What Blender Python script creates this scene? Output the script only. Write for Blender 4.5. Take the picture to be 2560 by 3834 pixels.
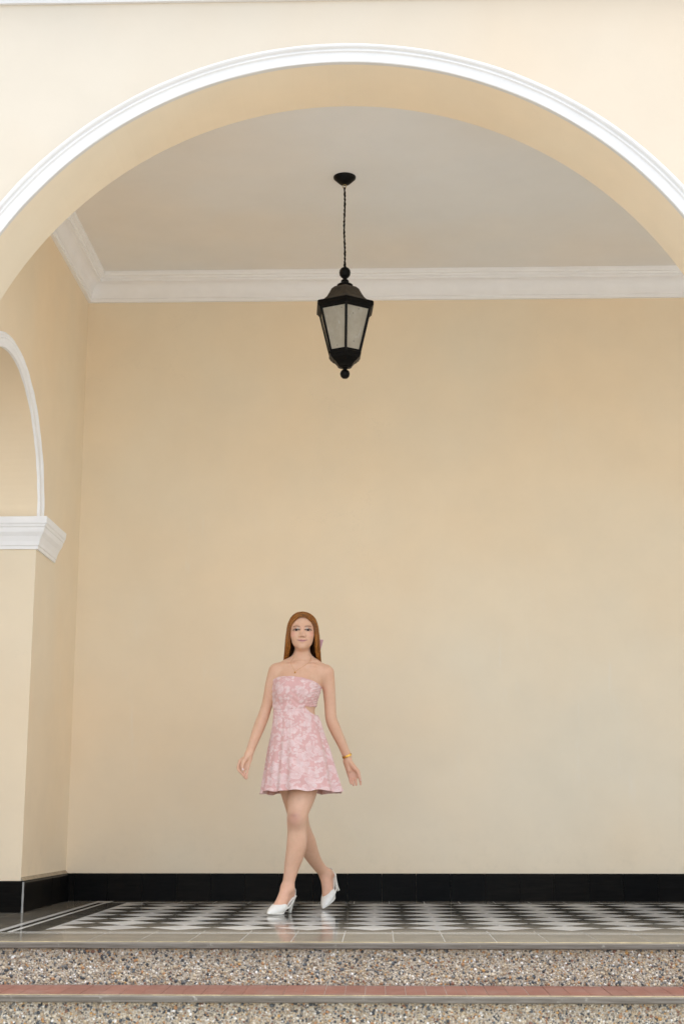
import bpy, bmesh, math, random
import numpy as np
from mathutils import Vector, Matrix, noise

for o in list(bpy.data.objects):
    bpy.data.objects.remove(o)
R = math.radians
scene = bpy.context.scene
COL = scene.collection
random.seed(7)
RNG = np.random.default_rng(7)

# ------------------------------------------------------------------ camera
cam = bpy.data.objects.new('camera', bpy.data.cameras.new('camera'))
COL.objects.link(cam)
cam.data.sensor_fit = 'HORIZONTAL'
cam.data.sensor_width = 24
cam.data.lens = 50
cam.data.clip_start = 0.05
cam.data.clip_end = 2000
cam.location = (0, 0, 0.512)
cam.rotation_euler = (R(90 + 12.194), 0, R(1.474))
cam.data.dof.use_dof = True
cam.data.dof.focus_distance = 8.25
cam.data.dof.aperture_fstop = 4.0
scene.camera = cam

# ------------------------------------------------------------------ sky and sun (bright overcast)
SUN_EL, SUN_AZ = 72.0, 40.0          # azimuth: degrees to the right of straight behind the camera
sun_dir = Vector((math.sin(R(SUN_AZ)) * math.cos(R(SUN_EL)), -math.cos(R(SUN_AZ)) * math.cos(R(SUN_EL)), math.sin(R(SUN_EL))))
world = bpy.data.worlds.new('World')
scene.world = world
world.use_nodes = True
wn = world.node_tree
wn.nodes.clear()
w_out = wn.nodes.new('ShaderNodeOutputWorld')
w_bg = wn.nodes.new('ShaderNodeBackground')
w_sky = wn.nodes.new('ShaderNodeTexSky')
w_hsv = wn.nodes.new('ShaderNodeHueSaturation')
w_sky.sky_type = 'NISHITA'
w_sky.sun_disc = False
w_sky.sun_elevation = R(SUN_EL)
w_sky.sun_rotation = math.atan2(sun_dir.x, sun_dir.y)
w_sky.air_density = 1.0
w_sky.dust_density = 1.2
w_hsv.inputs['Saturation'].default_value = 0.50      # cloud veil: the overcast takes most of the blue out
w_bg.inputs['Strength'].default_value = 0.15
wn.links.new(w_sky.outputs[0], w_hsv.inputs['Color'])
wn.links.new(w_hsv.outputs[0], w_bg.inputs['Color'])
wn.links.new(w_bg.outputs[0], w_out.inputs['Surface'])
sun = bpy.data.objects.new('sun', bpy.data.lights.new('sun', 'SUN'))
COL.objects.link(sun)
sun.data.energy = 1.05
sun.data.angle = R(40)
sun.data.color = (1.0, 0.965, 0.91)
sun.rotation_euler = sun_dir.to_track_quat('Z', 'Y').to_euler()
sun.location = sun_dir * 30

scene.view_settings.view_transform = 'Standard'
scene.view_settings.look = 'None'
scene.view_settings.gamma = 1.0
scene.view_settings.use_curve_mapping = False
scene.view_settings.exposure = 1.36
scene.cycles.max_bounces = 14
scene.cycles.diffuse_bounces = 10
scene.cycles.glossy_bounces = 6
scene.cycles.use_denoising = True
scene.cycles.sample_clamp_indirect = 8.0

# ------------------------------------------------------------------ helpers
def obj(name, me, parent=None, mat=None, loc=None, smooth=False):
    o = bpy.data.objects.new(name, me)
    COL.objects.link(o)
    if mat is not None and not me.materials:
        me.materials.append(mat)
    if loc is not None:
        o.location = loc
    if parent is not None:
        o.parent = parent
    if smooth:
        me.shade_smooth()
    return o

def tag(o, label=None, cat=None, group=None, kind=None):
    if label: o['label'] = label
    if cat: o['category'] = cat
    if group: o['group'] = group
    if kind: o['kind'] = kind
    return o

def mesh(name, verts, faces, smooth=False):
    me = bpy.data.meshes.new(name)
    me.from_pydata([tuple(map(float, v)) for v in verts], [], [tuple(map(int, f)) for f in faces])
    me.validate()
    if smooth: me.shade_smooth()
    return me

def np_mesh(name, V, F, smooth=True):
    """fast mesh from arrays; F is (n,3) or (n,4)"""
    me = bpy.data.meshes.new(name)
    V = np.asarray(V, np.float32); F = np.asarray(F, np.int32)
    n, k = F.shape
    me.vertices.add(len(V)); me.vertices.foreach_set('co', V.ravel())
    me.loops.add(n * k); me.loops.foreach_set('vertex_index', F.ravel())
    me.polygons.add(n)
    me.polygons.foreach_set('loop_start', np.arange(0, n * k, k, dtype=np.int32))
    me.update(calc_edges=True)
    me.validate()
    if smooth: me.shade_smooth()
    return me

def set_attr(me, name, rgb):
    a = me.attributes.new(name, 'FLOAT_COLOR', 'POINT')
    c = np.ones((len(rgb), 4), np.float32); c[:, :3] = rgb
    a.data.foreach_set('color', c.ravel())

class MB:
    def __init__(s): s.v = []; s.f = []
    def add(s, vs, fs):
        b = len(s.v); s.v += [tuple(v) for v in vs]; s.f += [tuple(i + b for i in f) for f in fs]
    def box(s, x0, x1, y0, y1, z0, z1):
        s.add([(x0,y0,z0),(x1,y0,z0),(x1,y1,z0),(x0,y1,z0),(x0,y0,z1),(x1,y0,z1),(x1,y1,z1),(x0,y1,z1)],
              [(0,3,2,1),(4,5,6,7),(0,1,5,4),(1,2,6,5),(2,3,7,6),(3,0,4,7)])
    def rings(s, rings, cap0=True, cap1=True, closed=True):
        n = len(rings[0]); vs = [p for r in rings for p in r]; fs = []
        for i in range(len(rings) - 1):
            for j in range(n if closed else n - 1):
                a, b = i*n + j, i*n + (j+1) % n
                fs.append((a, b, b + n, a + n))
        if cap0: fs.append(tuple(range(n - 1, -1, -1)))
        if cap1: fs.append(tuple((len(rings)-1)*n + j for j in range(n)))
        s.add(vs, fs)
    def lathe(s, prof, c=(0,0,0), n=24, cap0=True, cap1=True, rot=0.0):
        """prof: (radius, z) from bottom to top"""
        s.rings([[(c[0]+r*math.cos(rot+2*math.pi*j/n), c[1]+r*math.sin(rot+2*math.pi*j/n), c[2]+z) for j in range(n)] for r, z in prof], cap0, cap1)
    def tube(s, pts, r, n=8, cap=True):
        pts = [Vector(p) for p in pts]; rings = []
        up = Vector((0, 0, 1)); prev = None
        for i, p in enumerate(pts):
            d = (pts[min(i+1, len(pts)-1)] - pts[max(i-1, 0)]).normalized()
            if prev is None:
                a = d.cross(up if abs(d.z) < .9 else Vector((1, 0, 0))).normalized()
            else:
                a = (prev - d * prev.dot(d)).normalized()
            prev = a; b = d.cross(a)
            rr = r[i] if isinstance(r, (list, tuple)) else r
            rings.append([tuple(p + (a*math.cos(2*math.pi*j/n) + b*math.sin(2*math.pi*j/n)) * rr) for j in range(n)])
        s.rings(rings, cap, cap)
    def mesh(s, name, smooth=False):
        me = mesh(name, s.v, s.f, smooth)
        bm = bmesh.new(); bm.from_mesh(me)
        bmesh.ops.recalc_face_normals(bm, faces=bm.faces)
        bm.to_mesh(me); bm.free()
        return me
    def build(s, name, mat, parent=None, smooth=False, loc=None):
        return obj(name, s.mesh(name, smooth), parent, mat, loc)

def bevel(o, w=0.003, seg=2):
    m = o.modifiers.new('bevel', 'BEVEL'); m.width = w; m.segments = seg; m.limit_method = 'ANGLE'; m.angle_limit = R(40)

def sweep_h(mb, path, prof, jitter=0.0):
    """profile (out, z) swept along a horizontal polyline with mitred corners; 'out' is to the right of travel"""
    rings = []
    n = len(path)
    for i, p in enumerate(path):
        p = Vector(p)
        d0 = (p - Vector(path[i-1])).normalized() if i else None
        d1 = (Vector(path[i+1]) - p).normalized() if i < n - 1 else None
        n0 = Vector((d0.y, -d0.x, 0)) if d0 else None
        n1 = Vector((d1.y, -d1.x, 0)) if d1 else None
        if n0 and n1:
            m = (n0 + n1); m = m / (m.length_squared / 2)
        else: m = n0 or n1
        ring = []
        for k, (o_, z_) in enumerate(prof):
            q = p + m * o_
            j = jitter * noise.noise(Vector((p.x * 5, p.y * 5, k * 3.1)))
            ring.append((q.x + j * m.x, q.y + j * m.y, p.z + z_ + j * .7))
        rings.append(ring)
    mb.rings(rings, True, True, True)

def subdiv_path(path, step=0.12):
    out = []
    for a, b in zip(path[:-1], path[1:]):
        a, b = Vector(a), Vector(b); k = max(1, int((b - a).length / step))
        out += [tuple(a.lerp(b, i / k)) for i in range(k)]
    return out + [tuple(path[-1])]

# ------------------------------------------------------------------ materials
class NT:
    def __init__(s, name):
        s.m = bpy.data.materials.new(name); s.m.use_nodes = True
        s.t = s.m.node_tree; s.t.nodes.clear()
        s.out = s.n('ShaderNodeOutputMaterial'); s.b = s.n('ShaderNodeBsdfPrincipled')
        s.l(s.b.outputs[0], s.out.inputs['Surface'])
    def n(s, typ, **kw):
        nd = s.t.nodes.new(typ)
        for k, v in kw.items():
            if k.startswith('i_'):
                key = k[2:]; key = int(key) if key.isdigit() else key.replace('_', ' ')
                nd.inputs[key].default_value = v
            else: setattr(nd, k, v)
        return nd
    def l(s, a, b): s.t.links.new(a, b)
    def coord(s, which='Object'): return s.n('ShaderNodeTexCoord').outputs[which]
    def noise(s, vec, scale, detail=4, rough=.55, dist=0.0):
        nd = s.n('ShaderNodeTexNoise'); nd.inputs['Scale'].default_value = scale
        nd.inputs['Detail'].default_value = detail; nd.inputs['Roughness'].default_value = rough
        nd.inputs['Distortion'].default_value = dist
        if vec is not None: s.l(vec, nd.inputs['Vector'])
        return nd
    def ramp(s, fac, stops, interp='LINEAR'):
        nd = s.n('ShaderNodeValToRGB'); cr = nd.color_ramp; cr.interpolation = interp
        while len(cr.elements) < len(stops): cr.elements.new(0.5)
        for e, (p, c) in zip(cr.elements, stops):
            e.position = p; e.color = (*c, 1) if len(c) == 3 else c
        s.l(fac, nd.inputs[0]); return nd.outputs[0]
    def mix(s, fac, a, b, mode='MIX'):
        nd = s.n('ShaderNodeMix', data_type='RGBA', blend_type=mode)
        for v, i in ((fac, 0), (a, 6), (b, 7)):
            if hasattr(v, 'is_linked') or isinstance(v, bpy.types.NodeSocket): s.l(v, nd.inputs[i])
            elif i == 0: nd.inputs[0].default_value = v
            else: nd.inputs[i].default_value = (*v, 1)
        return nd.outputs[2]
    def math(s, op, a, b=0.0, c=0.0):
        nd = s.n('ShaderNodeMath', operation=op)
        for i, v in enumerate((a, b, c)):
            if isinstance(v, bpy.types.NodeSocket): s.l(v, nd.inputs[i])
            else: nd.inputs[i].default_value = v
        return nd.outputs[0]
    def bump(s, h, strength=.2, dist=.01, chain=None):
        nd = s.n('ShaderNodeBump'); nd.inputs['Strength'].default_value = strength; nd.inputs['Distance'].default_value = dist
        s.l(h, nd.inputs['Height'])
        if chain is not None: s.l(chain, nd.inputs['Normal'])
        s.l(nd.outputs[0], s.b.inputs['Normal']); return nd.outputs[0]
    def set(s, **kw):
        for k, v in kw.items():
            key = k.replace('_', ' ')
            if isinstance(v, bpy.types.NodeSocket): s.l(v, s.b.inputs[key])
            else: s.b.inputs[key].default_value = (*v, 1) if isinstance(v, tuple) and len(v) == 3 else v

def plaster(name, col, var=.05, spots=True, rough=.75, scuff=True):
    t = NT(name); P = t.coord()
    big = t.noise(P, 0.55, 3, .5).outputs['Fac']
    mid = t.noise(P, 3.0, 5, .6).outputs['Fac']
    c0 = tuple(max(0, x * (1 - var)) for x in col); c1 = tuple(min(1, x * (1 + var)) for x in col)
    warm = (col[0] * 1.03, col[1] * .985, col[2] * .93); cool = (col[0] * .97, col[1] * 1.0, col[2] * 1.03)
    a = t.ramp(mid, [(.3, c0), (.7, c1)])
    b = t.ramp(big, [(.35, tuple(w / c for w, c in zip(warm, col))), (.65, tuple(w / c for w, c in zip(cool, col)))])
    c = t.mix(1.0, a, b, 'MULTIPLY')
    if spots:      # small fly specks and chips
        v = t.n('ShaderNodeTexVoronoi', feature='F1'); v.inputs['Scale'].default_value = 1.7; v.inputs['Randomness'].default_value = 1
        t.l(P, v.inputs['Vector'])
        m = t.math('LESS_THAN', v.outputs['Distance'], .011)
        c = t.mix(t.math('MULTIPLY', m, .65), c, tuple(x * .35 for x in col))
    if scuff:      # faint vertical rub marks and touch-up patches
        mp = t.n('ShaderNodeMapping'); mp.inputs['Scale'].default_value = (9, 9, 1.1); t.l(P, mp.inputs['Vector'])
        s1 = t.noise(mp.outputs[0], 1.6, 6, .65).outputs['Fac']
        s2 = t.noise(P, .9, 2).outputs['Fac']
        k = t.math('MULTIPLY', t.ramp(s1, [(.60, (0, 0, 0)), (.72, (1, 1, 1))]), t.ramp(s2, [(.52, (0, 0, 0)), (.66, (1, 1, 1))]))
        c = t.mix(t.math('MULTIPLY', k, .22), c, (.82, .78, .70))
    if scuff:
        sx = t.n('ShaderNodeSeparateXYZ'); t.l(P, sx.inputs[0])
        low = t.ramp(sx.outputs['Z'], [(.17, (1, 1, 1)), (.55, (0, 0, 0))])
        d1 = t.ramp(t.noise(P, 11, 7, .72).outputs['Fac'], [(.50, (0, 0, 0)), (.72, (1, 1, 1))])
        c = t.mix(t.math('MULTIPLY', t.math('MULTIPLY', low, d1), .16), c, (.50, .43, .32))
        vc = t.n('ShaderNodeTexVoronoi', feature='DISTANCE_TO_EDGE'); vc.inputs['Scale'].default_value = .75
        wv = t.noise(P, 3.2, 6, .7)
        ad = t.n('ShaderNodeVectorMath', operation='MULTIPLY_ADD'); ad.inputs[1].default_value = (.5, .5, .5)
        t.l(wv.outputs['Color'], ad.inputs[0]); t.l(P, ad.inputs[2]); t.l(ad.outputs[0], vc.inputs['Vector'])
        ck = t.math('LESS_THAN', vc.outputs['Distance'], .0016)
        gate = t.ramp(t.noise(P, .8, 2).outputs['Fac'], [(.56, (0, 0, 0)), (.62, (1, 1, 1))])
        c = t.mix(t.math('MULTIPLY', t.math('MULTIPLY', ck, gate), .10), c, (.45, .38, .28))
    t.set(Base_Color=c, Roughness=rough, Specular_IOR_Level=.35)
    n1 = t.noise(P, 60, 6, .6).outputs['Fac']; n2 = t.noise(P, 5, 3).outputs['Fac']
    h = t.math('ADD', t.math('MULTIPLY', n1, .15), n2)
    t.bump(h, .25, .006)
    return t.m

def paint_white(name='white_paint', col=(.90, .90, .895)):
    t = NT(name); P = t.coord()
    a = t.noise(P, 7, 5, .6).outputs['Fac']
    c = t.ramp(a, [(.3, tuple(x * .95 for x in col)), (.7, col)])
    g = t.noise(P, 28, 4, .6).outputs['Fac']
    c = t.mix(t.math('MULTIPLY', t.ramp(g, [(.66, (0, 0, 0)), (.75, (1, 1, 1))]), .10), c, (.5, .45, .36))
    t.set(Base_Color=c, Roughness=.5, Specular_IOR_Level=.4)
    t.bump(t.noise(P, 22, 5).outputs['Fac'], .1, .003)
    return t.m

M = {}
M['wall'] = plaster('cream_plaster', (.82, .70, .52), .025)
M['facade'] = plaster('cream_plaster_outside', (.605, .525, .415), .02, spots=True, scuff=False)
M['ceiling'] = plaster('ceiling_paint', (.80, .79, .765), .02, spots=False, scuff=False)
M['white'] = paint_white()
M['white_outside'] = paint_white('white_paint_outside', (.665, .65, .62))  # white paint, darker than indoors so bright daylight doesn't wash out the trim

def tile_mat(name, c0, c1, rough, spec, seed, streak=.0):
    t = NT(name); P = t.coord()
    oi = t.n('ShaderNodeObjectInfo').outputs['Random']
    geo = t.n('ShaderNodeNewGeometry').outputs['Position']
    n1 = t.noise(geo, 9, 5, .6).outputs['Fac']
    c = t.ramp(n1, [(.28, c0), (.72, c1)])
    c = t.mix(1.0, c, t.ramp(oi, [(0, (.86, .86, .86)), (1, (1.1, 1.09, 1.06))]), 'MULTIPLY')
    if streak:
        mp = t.n('ShaderNodeMapping'); mp.inputs['Scale'].default_value = (3, 30, 3); t.l(geo, mp.inputs['Vector'])
        s = t.noise(mp.outputs[0], 2.5, 5, .7).outputs['Fac']
        c = t.mix(t.math('MULTIPLY', t.ramp(s, [(.5, (0, 0, 0)), (.7, (1, 1, 1))]), streak), c, (.33, .30, .25))
    r = t.ramp(t.noise(geo, 3.5, 6, .65).outputs['Fac'], [(.3, (rough * .7,) * 3), (.75, (rough * 1.7,) * 3)])
    t.set(Base_Color=c, Roughness=r, Specular_IOR_Level=spec)
    t.bump(t.noise(geo, 14, 3).outputs['Fac'], .03, .002)
    # worn polish: part of the surface is dull cement, part still glossy
    df = t.n('ShaderNodeBsdfDiffuse'); t.l(c, df.inputs['Color'])
    mx = t.n('ShaderNodeMixShader')
    wear = t.ramp(t.noise(geo, 2.2, 6, .7).outputs['Fac'], [(.3, (.10,) * 3), (.7, (.34,) * 3)])
    t.l(wear, mx.inputs[0]); t.l(t.b.outputs[0], mx.inputs[1]); t.l(df.outputs[0], mx.inputs[2])
    t.l(mx.outputs[0], t.out.inputs['Surface'])
    return t.m

M['tile_white'] = tile_mat('white_cement_tile', (.60, .60, .57), (.72, .71, .68), .09, .5, 1)
M['tile_dark'] = tile_mat('charcoal_cement_tile', (.050, .048, .041), (.080, .076, .066), .09, .5, 2, .10)
M['tile_border'] = tile_mat('grey_border_tile', (.12, .11, .09), (.17, .158, .132), .10, .5, 3, .25)
M['grout'] = tile_mat('pale_grout', (.34, .33, .30), (.45, .44, .40), .5, .3, 4)

def skirting_mat():
    t = NT('black_skirting_tile'); geo = t.n('ShaderNodeNewGeometry').outputs['Position']
    oi = t.n('ShaderNodeObjectInfo').outputs['Random']
    mp = t.n('ShaderNodeMapping'); mp.inputs['Scale'].default_value = (2, 2, 16); t.l(geo, mp.inputs['Vector'])
    s = t.noise(mp.outputs[0], 4, 6, .7).outputs['Fac']
    c = t.ramp(s, [(.35, (.003, .003, .003)), (.8, (.010, .009, .008))])
    c = t.mix(1.0, c, t.ramp(oi, [(0, (.6, .65, .75)), (1, (1.4, 1.3, 1.15))]), 'MULTIPLY')
    t.set(Base_Color=c, Roughness=.35, Specular_IOR_Level=.06)
    t.bump(s, .12, .003)
    return t.m
M['skirting'] = skirting_mat()

def simple(name, col, rough=.5, metal=0.0, spec=.5, nscale=20, var=.12, bump=.1, col2=None):
    t = NT(name); P = t.coord()
    n = t.noise(P, nscale, 5, .6).outputs['Fac']
    c = t.ramp(n, [(.3, tuple(x * (1 - var) for x in col)), (.7, col2 or tuple(min(1, x * (1 + var)) for x in col))])
    t.set(Base_Color=c, Roughness=rough, Metallic=metal, Specular_IOR_Level=spec)
    if bump: t.bump(n, bump, .003)
    return t.m

def ground_mat():
    t = NT('pale_paving'); P = t.coord()
    b = t.n('ShaderNodeTexBrick'); b.inputs['Scale'].default_value = 1.0
    b.inputs['Brick Width'].default_value = .6; b.inputs['Row Height'].default_value = .6; b.inputs['Mortar Size'].default_value = .006
    b.offset = 0.0
    b.inputs['Color1'].default_value = (.60, .56, .49, 1); b.inputs['Color2'].default_value = (.54, .51, .45, 1); b.inputs['Mortar'].default_value = (.25, .24, .22, 1)
    t.l(P, b.inputs['Vector'])
    n = t.noise(P, 4, 6, .65).outputs['Fac']
    t.set(Base_Color=t.mix(.5, b.outputs['Color'], t.ramp(n, [(.3, (.50, .47, .41)), (.7, (.64, .60, .53))])), Roughness=.85)
    t.bump(t.noise(P, 40, 5).outputs['Fac'], .3, .004)
    return t.m
M['ground'] = ground_mat()

def mortar_mat():
    t = NT('aggregate_mortar'); P = t.coord()
    v = t.n('ShaderNodeTexVoronoi', feature='F1'); v.inputs['Scale'].default_value = 210; t.l(P, v.inputs['Vector'])
    sep = t.n('ShaderNodeSeparateColor'); t.l(v.outputs['Color'], sep.inputs[0])
    c = t.ramp(sep.outputs[0], [(0, (.45, .37, .27)), (.35, (.52, .45, .35)), (.6, (.30, .25, .19)), (.8, (.10, .10, .10)), (.92, (.65, .60, .52))], 'CONSTANT')
    n = t.noise(P, 90, 4).outputs['Fac']
    c = t.mix(.5, c, t.ramp(n, [(.3, (.42, .37, .29)), (.7, (.60, .53, .43))]))
    t.set(Base_Color=c, Roughness=.85)
    t.bump(t.noise(P, 300, 4).outputs['Fac'], .5, .003)
    return t.m
M['mortar'] = mortar_mat()

def pebble_mat():
    t = NT('river_pebble')
    g = t.n('ShaderNodeNewGeometry')
    r = g.outputs['Random Per Island']
    c = t.ramp(r, [(0, (.50, .40, .26)), (.14, (.40, .30, .19)), (.26, (.58, .49, .35)), (.38, (.32, .24, .15)), (.47, (.64, .57, .45)),
                   (.55, (.22, .18, .13)), (.615, (.028, .038, .048)), (.70, (.080, .095, .105)), (.77, (.16, .16, .15)), (.82, (.40, .20, .08)), (.875, (.80, .77, .70)),
                   (.92, (.20, .09, .05)), (.95, (.50, .27, .08)), (.975, (.018, .024, .030))], 'CONSTANT')
    c = t.mix(.06, c, (.40, .35, .27))
    n = t.noise(g.outputs['Position'], 160, 4).outputs['Fac']
    c = t.mix(1.0, c, t.ramp(n, [(.3, (.78, .78, .78)), (.7, (1.12, 1.12, 1.12))]), 'MULTIPLY')
    # grey cement splash along the foot of the riser
    t.set(Base_Color=c, Roughness=.55, Specular_IOR_Level=.4)
    return t.m
M['pebble'] = pebble_mat()
M['clay'] = simple('terracotta_tile', (.34, .135, .085), .6, nscale=35, var=.18, bump=.15)

def clay_mat():
    t = NT('terracotta_tread_tile'); g = t.n('ShaderNodeNewGeometry').outputs['Position']
    oi = t.n('ShaderNodeObjectInfo').outputs['Random']
    n = t.noise(g, 26, 6, .65).outputs['Fac']
    c = t.ramp(n, [(.3, (.165, .070, .047)), (.7, (.225, .098, .068))])
    c = t.mix(1.0, c, t.ramp(oi, [(0, (.93, .93, .94)), (1, (1.06, 1.03, 1.02))]), 'MULTIPLY')
    d = t.noise(g, 6, 5, .6).outputs['Fac']
    c = t.mix(t.math('MULTIPLY', t.ramp(d, [(.45, (0, 0, 0)), (.75, (1, 1, 1))]), .3), c, (.30, .22, .18))
    t.set(Base_Color=c, Roughness=.6); t.bump(n, .15, .002)
    return t.m
M['clay'] = clay_mat()

def nosing_mat():
    t = NT('worn_metal_nosing'); P = t.coord()
    mp = t.n('ShaderNodeMapping'); mp.inputs['Scale'].default_value = (2.5, 40, 60); t.l(P, mp.inputs['Vector'])
    n = t.noise(mp.outputs[0], 2, 6, .7).outputs['Fac']
    c = t.ramp(n, [(.25, (.075, .062, .046)), (.5, (.145, .128, .105)), (.8, (.24, .22, .19))])
    sp = t.noise(P, 18, 5, .7).outputs['Fac']
    c = t.mix(t.math('MULTIPLY', t.ramp(sp, [(.62, (0, 0, 0)), (.7, (1, 1, 1))]), .6), c, (.44, .42, .37))
    t.set(Base_Color=c, Metallic=.25, Roughness=.5, Specular_IOR_Level=.3); t.bump(n, .2, .002)
    return t.m
M['nosing'] = nosing_mat()
M['brass'] = simple('worn_brass', (.52, .40, .20), .35, .9, nscale=14, var=.35)

# ------------------------------------------------------------------ the setting
YF, YR = 6.28, 6.70            # front wall: outer and inner face
YB = 9.46                      # back wall
XL = -2.03                     # cross wall, inner face
ZC = 4.262                     # ceiling
GZ = -0.34                     # ground in front of the steps
XA, XB = -6.95, 6.75

g = MB(); g.add([(-300, -300, GZ), (300, -300, GZ), (300, 300, GZ), (-300, 300, GZ)], [(0, 1, 2, 3)])
tag(g.build('ground', M['ground']), kind='structure')

# front wall with its arches ------------------------------------------------
ARC_X, ARC_Z, ARC_R = -0.151, 2.128, 1.964
BAY = 4.60
def arch_wall(mb, centers, r, zs, x0, x1, ztop, y0, y1, n=72):
    """wall in the XZ plane between y0 and y1, pierced by round arches"""
    cols = []          # (x, zlow) outline along the bottom edge, left to right
    out = [(x0, 0.0)]
    for c in centers:
        out += [(c - r, 0.0)]
        out += [(c - r * math.cos(math.pi * i / n), zs + r * math.sin(math.pi * i / n)) for i in range(n + 1)]
        out += [(c + r, 0.0)]
    out += [(x1, 0.0)]
    for (xa, za), (xb, zb) in zip(out[:-1], out[1:]):
        # reveal / soffit / underside
        mb.add([(xa, y0, za), (xb, y0, zb), (xb, y1, zb), (xa, y1, za)], [(0, 1, 2, 3)])
        if abs(xa - xb) > 1e-6:
            for y in (y0, y1):
                mb.add([(xa, y, za), (xb, y, zb), (xb, y, ztop), (xa, y, ztop)], [(0, 1, 2, 3)])
    mb.add([(x0, y0, ztop), (x1, y0, ztop), (x1, y1, ztop), (x0, y1, ztop)], [(0, 1, 2, 3)])
    for x in (x0, x1):
        mb.add([(x, y0, 0), (x, y1, 0), (x, y1, ztop), (x, y0, ztop)], [(0, 1, 2, 3)])

fw_ = MB(); arch_wall(fw_, [ARC_X - BAY, ARC_X, ARC_X + BAY], ARC_R, ARC_Z, XA, XB, 5.6, YF, YR)
me = fw_.mesh('front_wall')
bm = bmesh.new(); bm.from_mesh(me); bmesh.ops.remove_doubles(bm, verts=bm.verts, dist=1e-4); bmesh.ops.recalc_face_normals(bm, faces=bm.faces); bm.to_mesh(me); bm.free()
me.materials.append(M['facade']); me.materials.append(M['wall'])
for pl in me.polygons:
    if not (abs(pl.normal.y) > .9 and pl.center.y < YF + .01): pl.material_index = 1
front = tag(obj('front_wall', me, None, None), 'cream plaster outer wall pierced by the wide round arch with white moulded trim', 'wall')

def arc_trim(mb, c, zs, r, prof, place, n=110, jit=.0015):
    """prof: (radial, outward) pairs; place(u, out, z) turns them into a point; short straight legs below the springing"""
    rings = []
    for i in range(n + 1):
        a = math.pi * i / n
        ring = []
        for k, (dr, o_) in enumerate(prof):
            j = jit * noise.noise(Vector((a * 9, k * 2.7, zs)))
            ring.append(place(c - (r + dr + j) * math.cos(a), o_ + j, zs + (r + dr + j) * math.sin(a)))
        rings.append(ring)
    mb.rings(rings, True, True, True)
TRIM = [(0.0, -.004), (0.0, .018), (.003, .021), (.048, .024), (.055, .030), (.060, .030), (.064, .0255), (.068, .026), (.074, .034), (.081, .037), (.088, .036), (.094, .030), (.097, .018), (.097, -.004)]
for c in (ARC_X, ARC_X - BAY, ARC_X + BAY):
    t = MB(); arc_trim(t, c, ARC_Z, ARC_R - .002, TRIM, lambda u, o_, z: (u, YF - o_, z))
    t.build('arch_trim', M['white_outside'], front)

CORN = [(0, 0), (.022, 0), (.022, .022), (.030, .026), (.030, .034)] + \
       [(.030 + .062 * (1 - math.cos(R(a))), .034 + .088 * math.sin(R(a))) for a in range(10, 91, 10)] + \
       [(.100, .124), (.100, .140), (.112, .144), (.116, .156), (.128, .160), (.134, .172), (.134, .190), (0, .190)]
# string course above the arch
t2 = MB(); sweep_h(t2, subdiv_path([(XA, YF + .003, 4.432), (XB, YF + .003, 4.432)], .2), [(o_ * .9, z * .9) for o_, z in CORN], .002)
t2.build('string_course', M['white_outside'], front)

# cross wall on the left with its arch (runs front to back) -----------------
SC, SR, SZ = 7.47, 0.80, 2.235      # arch centre (y), radius, springing
WT = 0.50
s_ = MB()
n = 64
out = [(YR, SZ + math.sqrt(max(0, SR**2 - (SC - YR)**2)))] if SC - SR < YR else [(YR, 0), (SC - SR, 0)]
for i in range(n + 1):
    a = math.pi * i / n; y, z = SC - SR * math.cos(a), SZ + SR * math.sin(a)
    if y > YR + 1e-4: out.append((y, z))
out += [(SC + SR, 0), (YB, 0)]
for (ya, za), (yb, zb) in zip(out[:-1], out[1:]):
    s_.add([(XL, ya, za), (XL, yb, zb), (XL - WT, yb, zb), (XL - WT, ya, za)], [(0, 1, 2, 3)])
    if abs(ya - yb) > 1e-6:
        for x in (XL, XL - WT):
            s_.add([(x, ya, za), (x, yb, zb), (x, yb, ZC + .01), (x, ya, ZC + .01)], [(0, 1, 2, 3)])
me = s_.mesh('side_wall')
bm = bmesh.new(); bm.from_mesh(me); bmesh.ops.remove_doubles(bm, verts=bm.verts, dist=1e-4); bmesh.ops.recalc_face_normals(bm, faces=bm.faces); bm.to_mesh(me); bm.free()
side = tag(obj('side_wall', me, None, M['wall']), 'cream plaster cross wall at left with a small white trimmed arch', 'wall')
t = MB(); arc_trim(t, SC, SZ, SR - .002, [(k * .85, o_ * .62) for k, o_ in TRIM], lambda u, o_, z: (XL + o_, max(u, YR + .002), z), 80, .003)
t.build('arch_trim', M['white'], side)
# impost on the pier: front of the jamb and a short return along the wall
IMP = [(0, 0), (.012, 0), (.014, .018), (.020, .022), (.024, .045), (.036, .075), (.052, .098), (.056, .112), (.057, .124), (.063, .129), (.066, .140), (.072, .148), (.074, .186), (.070, .188), (0, .188)]
t = MB(); sweep_h(t, subdiv_path([(XL - WT, SC + SR, 2.082), (XL, SC + SR, 2.082), (XL, 8.73, 2.082)], .09), IMP, .003)
bevel(t.build('impost', M['white'], side), .003)

# back wall ------------------------------------------------------------------
b = MB(); b.box(XA, XB, YB, YB + .3, -.02, ZC + .2)
back = tag(b.build('back_wall', M['wall']), 'tall plain cream plaster wall at the back of the porch', 'wall')
# cornice: one run per wall, mitred at the corner
t = MB(); sweep_h(t, subdiv_path([(XL, YR + .002, ZC - .188), (XL, YB, ZC - .188), (XB, YB, ZC - .188)], .15), CORN, .0008)
cm = t.mesh('cornice')
co = obj('cornice', cm, back, M['white'])
c = MB(); c.box(XA, XB, YR - .05, YB + .05, ZC, ZC + .25)
tag(c.build('ceiling', M['ceiling']), kind='structure')

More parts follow.
